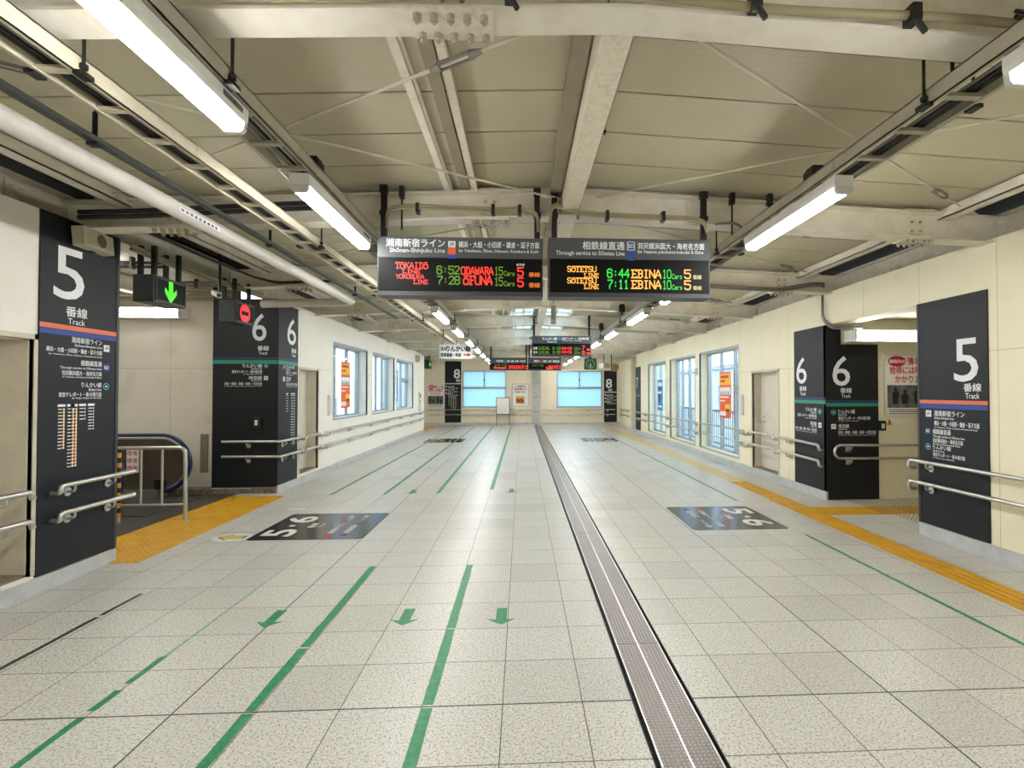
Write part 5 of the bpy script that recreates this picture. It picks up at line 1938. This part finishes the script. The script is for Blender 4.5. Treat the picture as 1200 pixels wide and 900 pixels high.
def arrow(label, x, y, ln, wd, ang=0.0):
    F = Fr((x, y, 0), (math.cos(ang), math.sin(ang), 0), (-math.sin(ang), math.cos(ang), 0))
    pts = [(0, -ln / 2), (wd / 2, -ln * .18), (wd * .2, -ln * .22), (wd * .2, ln / 2), (-wd * .2, ln / 2), (-wd * .2, -ln * .22), (-wd / 2, -ln * .18)]
    o = MB().poly(F, pts, 0.0, .0016).build('floor_arrow', M['paint_green'])
    return tag(o, label, 'floor arrow', 'green arrows on the floor pointing to the front')


arrow('green floor arrow nearest the drain at the front', -.14, 3.48, .25, .185)
arrow('middle green floor arrow of the front three', -.80, 3.50, .25, .185)
arrow('leftmost green floor arrow of the front three', -1.71, 3.52, .26, .17)
arrow('small far green arrow nearest the drain', -.16, 7.85, .3, .2)
arrow('small far green arrow between the far lane lines', -1.70, 7.85, .3, .2)


def floor_sign(label, x0, x1, y0, y1, left, a, b):
    e = thing('floor_sign', label, 'floor sign', ((x0 + x1) / 2, (y0 + y1) / 2, 0), 'black track number signs on the floor')
    if left:
        F = Fr((x1, y0, 0), (0, 1, 0), (-1, 0, 0))
    else:
        F = Fr((x0, y1, 0), (0, -1, 0), (1, 0, 0))
    W, H = y1 - y0, x1 - x0
    MB().poly(F, rrect(0, W, 0, H, .06), 0, .0015).build('film', M['floor_black'], e)
    t = MB()
    c = .002
    t.text(F, a, .14, H - .40, .32, .26, 'l', c, .03)
    t.disc(F, W * .5, H - .24, .035, .0015, c, 16)
    t.text(F, b, W - .42, H - .40, .32, .26, 'l', c, .03)
    t.build('track_numbers', M['floor_white'], e)
    t = MB()
    t.text(F, '番線', W * .5, H - .52, .08, .2, 'c', c, .02)
    t.text(F, 'Track', W * .5, H - .60, .05, .16, 'c', c, .01)
    t.text(F, '湘南新宿ライン', .22, H * .32, .07, .42, 'l', c, .02)
    t.text(F, '埼京線', .78, H * .32, .07, .2, 'l', c, .02)
    t.text(F, '相鉄線直通', .22, H * .18, .07, .34, 'l', c, .02)
    t.text(F, 'りんかい線', .70, H * .18, .07, .3, 'l', c, .02)
    t.build('lettering', M['floor_white'], e)
    t = MB()
    t.fbox(F, .13, .20, H * .32, H * .32 + .07, .0015, c)
    t.build('line_emblem', M['red'], e)
    t = MB()
    t.fbox(F, .13, .20, H * .18, H * .18 + .07, .0015, c)
    t.build('line_emblem', M['blue'], e)
    return e


floor_sign('black floor sign 5 6 beside the yellow tactile field at left', -2.91, -1.69, 5.36, 6.49, True, '5', '6')
floor_sign('black floor sign 5 6 before the right passage', 1.94, 3.06, 5.51, 6.63, False, '5', '6')
floor_sign('far black floor sign at left before the far wall', -3.05, -1.85, 15.4, 16.6, True, '7', '8')
floor_sign('far black floor sign at right before the far wall', 1.95, 3.05, 15.4, 16.6, False, '7', '8')


def yellow_arrow(label, x, y, dirx, outlined):
    e = thing('floor_arrow', label, 'floor arrow', (x, y, 0), 'yellow arrow stickers on the floor')
    F = Fr((x, y, 0), (1, 0, 0), (0, 1, 0))
    if not outlined:
        MB().disc(F, 0, 0, .155, 0, .0012, 32, 1.28).build('white_oval', M['floor_white'], e)
    d = dirx

    def shape(k):
        return [(a * d, b) if d > 0 else (a * d, -b) for a, b in ((-.14 * k, -.05 * k), (.03, -.05 * k), (.03, -.105 * k), (.155 * k, 0), (.03, .105 * k), (.03, .05 * k), (-.14 * k, .05 * k))]
    MB().poly(F, shape(1.0), .0012, .002).build('arrow_border', M['floor_yellow' if outlined else 'ink'], e)
    MB().poly(F, shape(.84), .002, .0026).build('arrow', M['floor_white' if outlined else 'floor_yellow'], e)


yellow_arrow('solid yellow arrow sticker pointing left to the escalator', -3.10, 5.49, -1, False)
yellow_arrow('worn outline arrow sticker pointing away from the escalator', -2.97, 6.75, 1, True)


# tactile paving
def bars_strip(label, x0, x1, y0, y1, m, group=None):
    e = thing('tactile_strip', label, 'tactile paving', ((x0 + x1) / 2, (y0 + y1) / 2, 0), group)
    MB().box(x0, x1, y0, y1, 0, .003).build('base', M[m], e)
    b = MB()
    y = y0
    while y < y1 - .05:
        ye = min(y + .4, y1)
        for q in range(4):
            x = x0 + (x1 - x0) * (q + .5) / 4
            b.bar((x, y + .012, .003), (x, ye - .012, .003), (1, 0, 0), UPZ, -.014, .014, 0, .005)
        y += .4
    b.build('ribs', M[m], e)
    return e


def dots(e, x0, x1, y0, y1, m, step=.06):
    b = MB()
    nx, ny = int((x1 - x0) / step), int((y1 - y0) / step)
    for i in range(nx):
        for j in range(ny):
            p = V((x0 + (i + .5) * (x1 - x0) / nx, y0 + (j + .5) * (y1 - y0) / ny, .003))
            b.tube([p, p + V((0, 0, .005))], .017, 6, .011)
    b.build('studs', M[m], e)


e = thing('tactile_field', 'wide field of yellow studded tactile paving before the escalator', 'tactile paving', (-3.9, 6.1, 0))
mb = MB()
mb.poly(Fr((0, 0, 0), (1, 0, 0), (0, 1, 0)), [(-4.335, 4.71), (-3.50, 4.71), (-3.54, 7.62), (-4.335, 7.62)], 0, .003)
mb.build('base', M['tactile'], e)
dots(e, -4.33, -3.53, 4.73, 7.6, 'tactile')
bars_strip('yellow ribbed tactile strip along the right wall, front run', 3.57, 3.88, .6, 6.10, 'tactile')
e = thing('tactile_field', 'yellow studded tactile corner where a branch turns to the right passage', 'tactile paving', (4.0, 6.32, 0))
MB().box(3.57, 3.88, 6.10, 7.0, 0, .003).box(3.88, 4.62, 6.10, 6.52, 0, .003).build('base', M['tactile'], e)
dots(e, 3.57, 3.88, 6.10, 7.0, 'tactile')
dots(e, 3.88, 4.62, 6.10, 6.52, 'tactile')
bars_strip('yellow ribbed tactile strip along the right wall, between the passage and the worn run', 3.60, 3.90, 7.0, 8.4, 'tactile')
bars_strip('pale worn tactile strip along the right wall, far run', 3.62, 3.92, 8.4, 22.6, 'tactile_far')
e = bars_strip('brownish tactile strip inside the right passage', 4.62, 7.8, 6.10, 6.50, 'tactile_mat')
o = MB().box(4.66, 7.9, 6.51, 6.97, 0, .004).build('checkered_plate', M['checker'])
tag(o, 'beige checkered floor plate behind the passage tactile strip', 'floor plate', 'checkered floor plates')
o = MB().box(4.74, 7.9, 5.27, 6.09, 0, .004).build('checkered_plate', M['checker'])
tag(o, 'beige checkered floor plate in front of the passage tactile strip', 'floor plate', 'checkered floor plates')
e = thing('tactile_field', 'yellow tactile paving in the far left stair opening', 'tactile paving', (-4.3, 21.5, 0))
MB().box(-4.9, -3.85, 19.6, 22.6, 0, .003).build('base', M['tactile'], e)
dots(e, -4.9, -3.85, 19.6, 22.6, 'tactile', .12)

if DEBUG_LABELS:
    for o in bpy.data.objects:
        if o.get('label'):
            print('LAB', o.name, '|', o['label'])
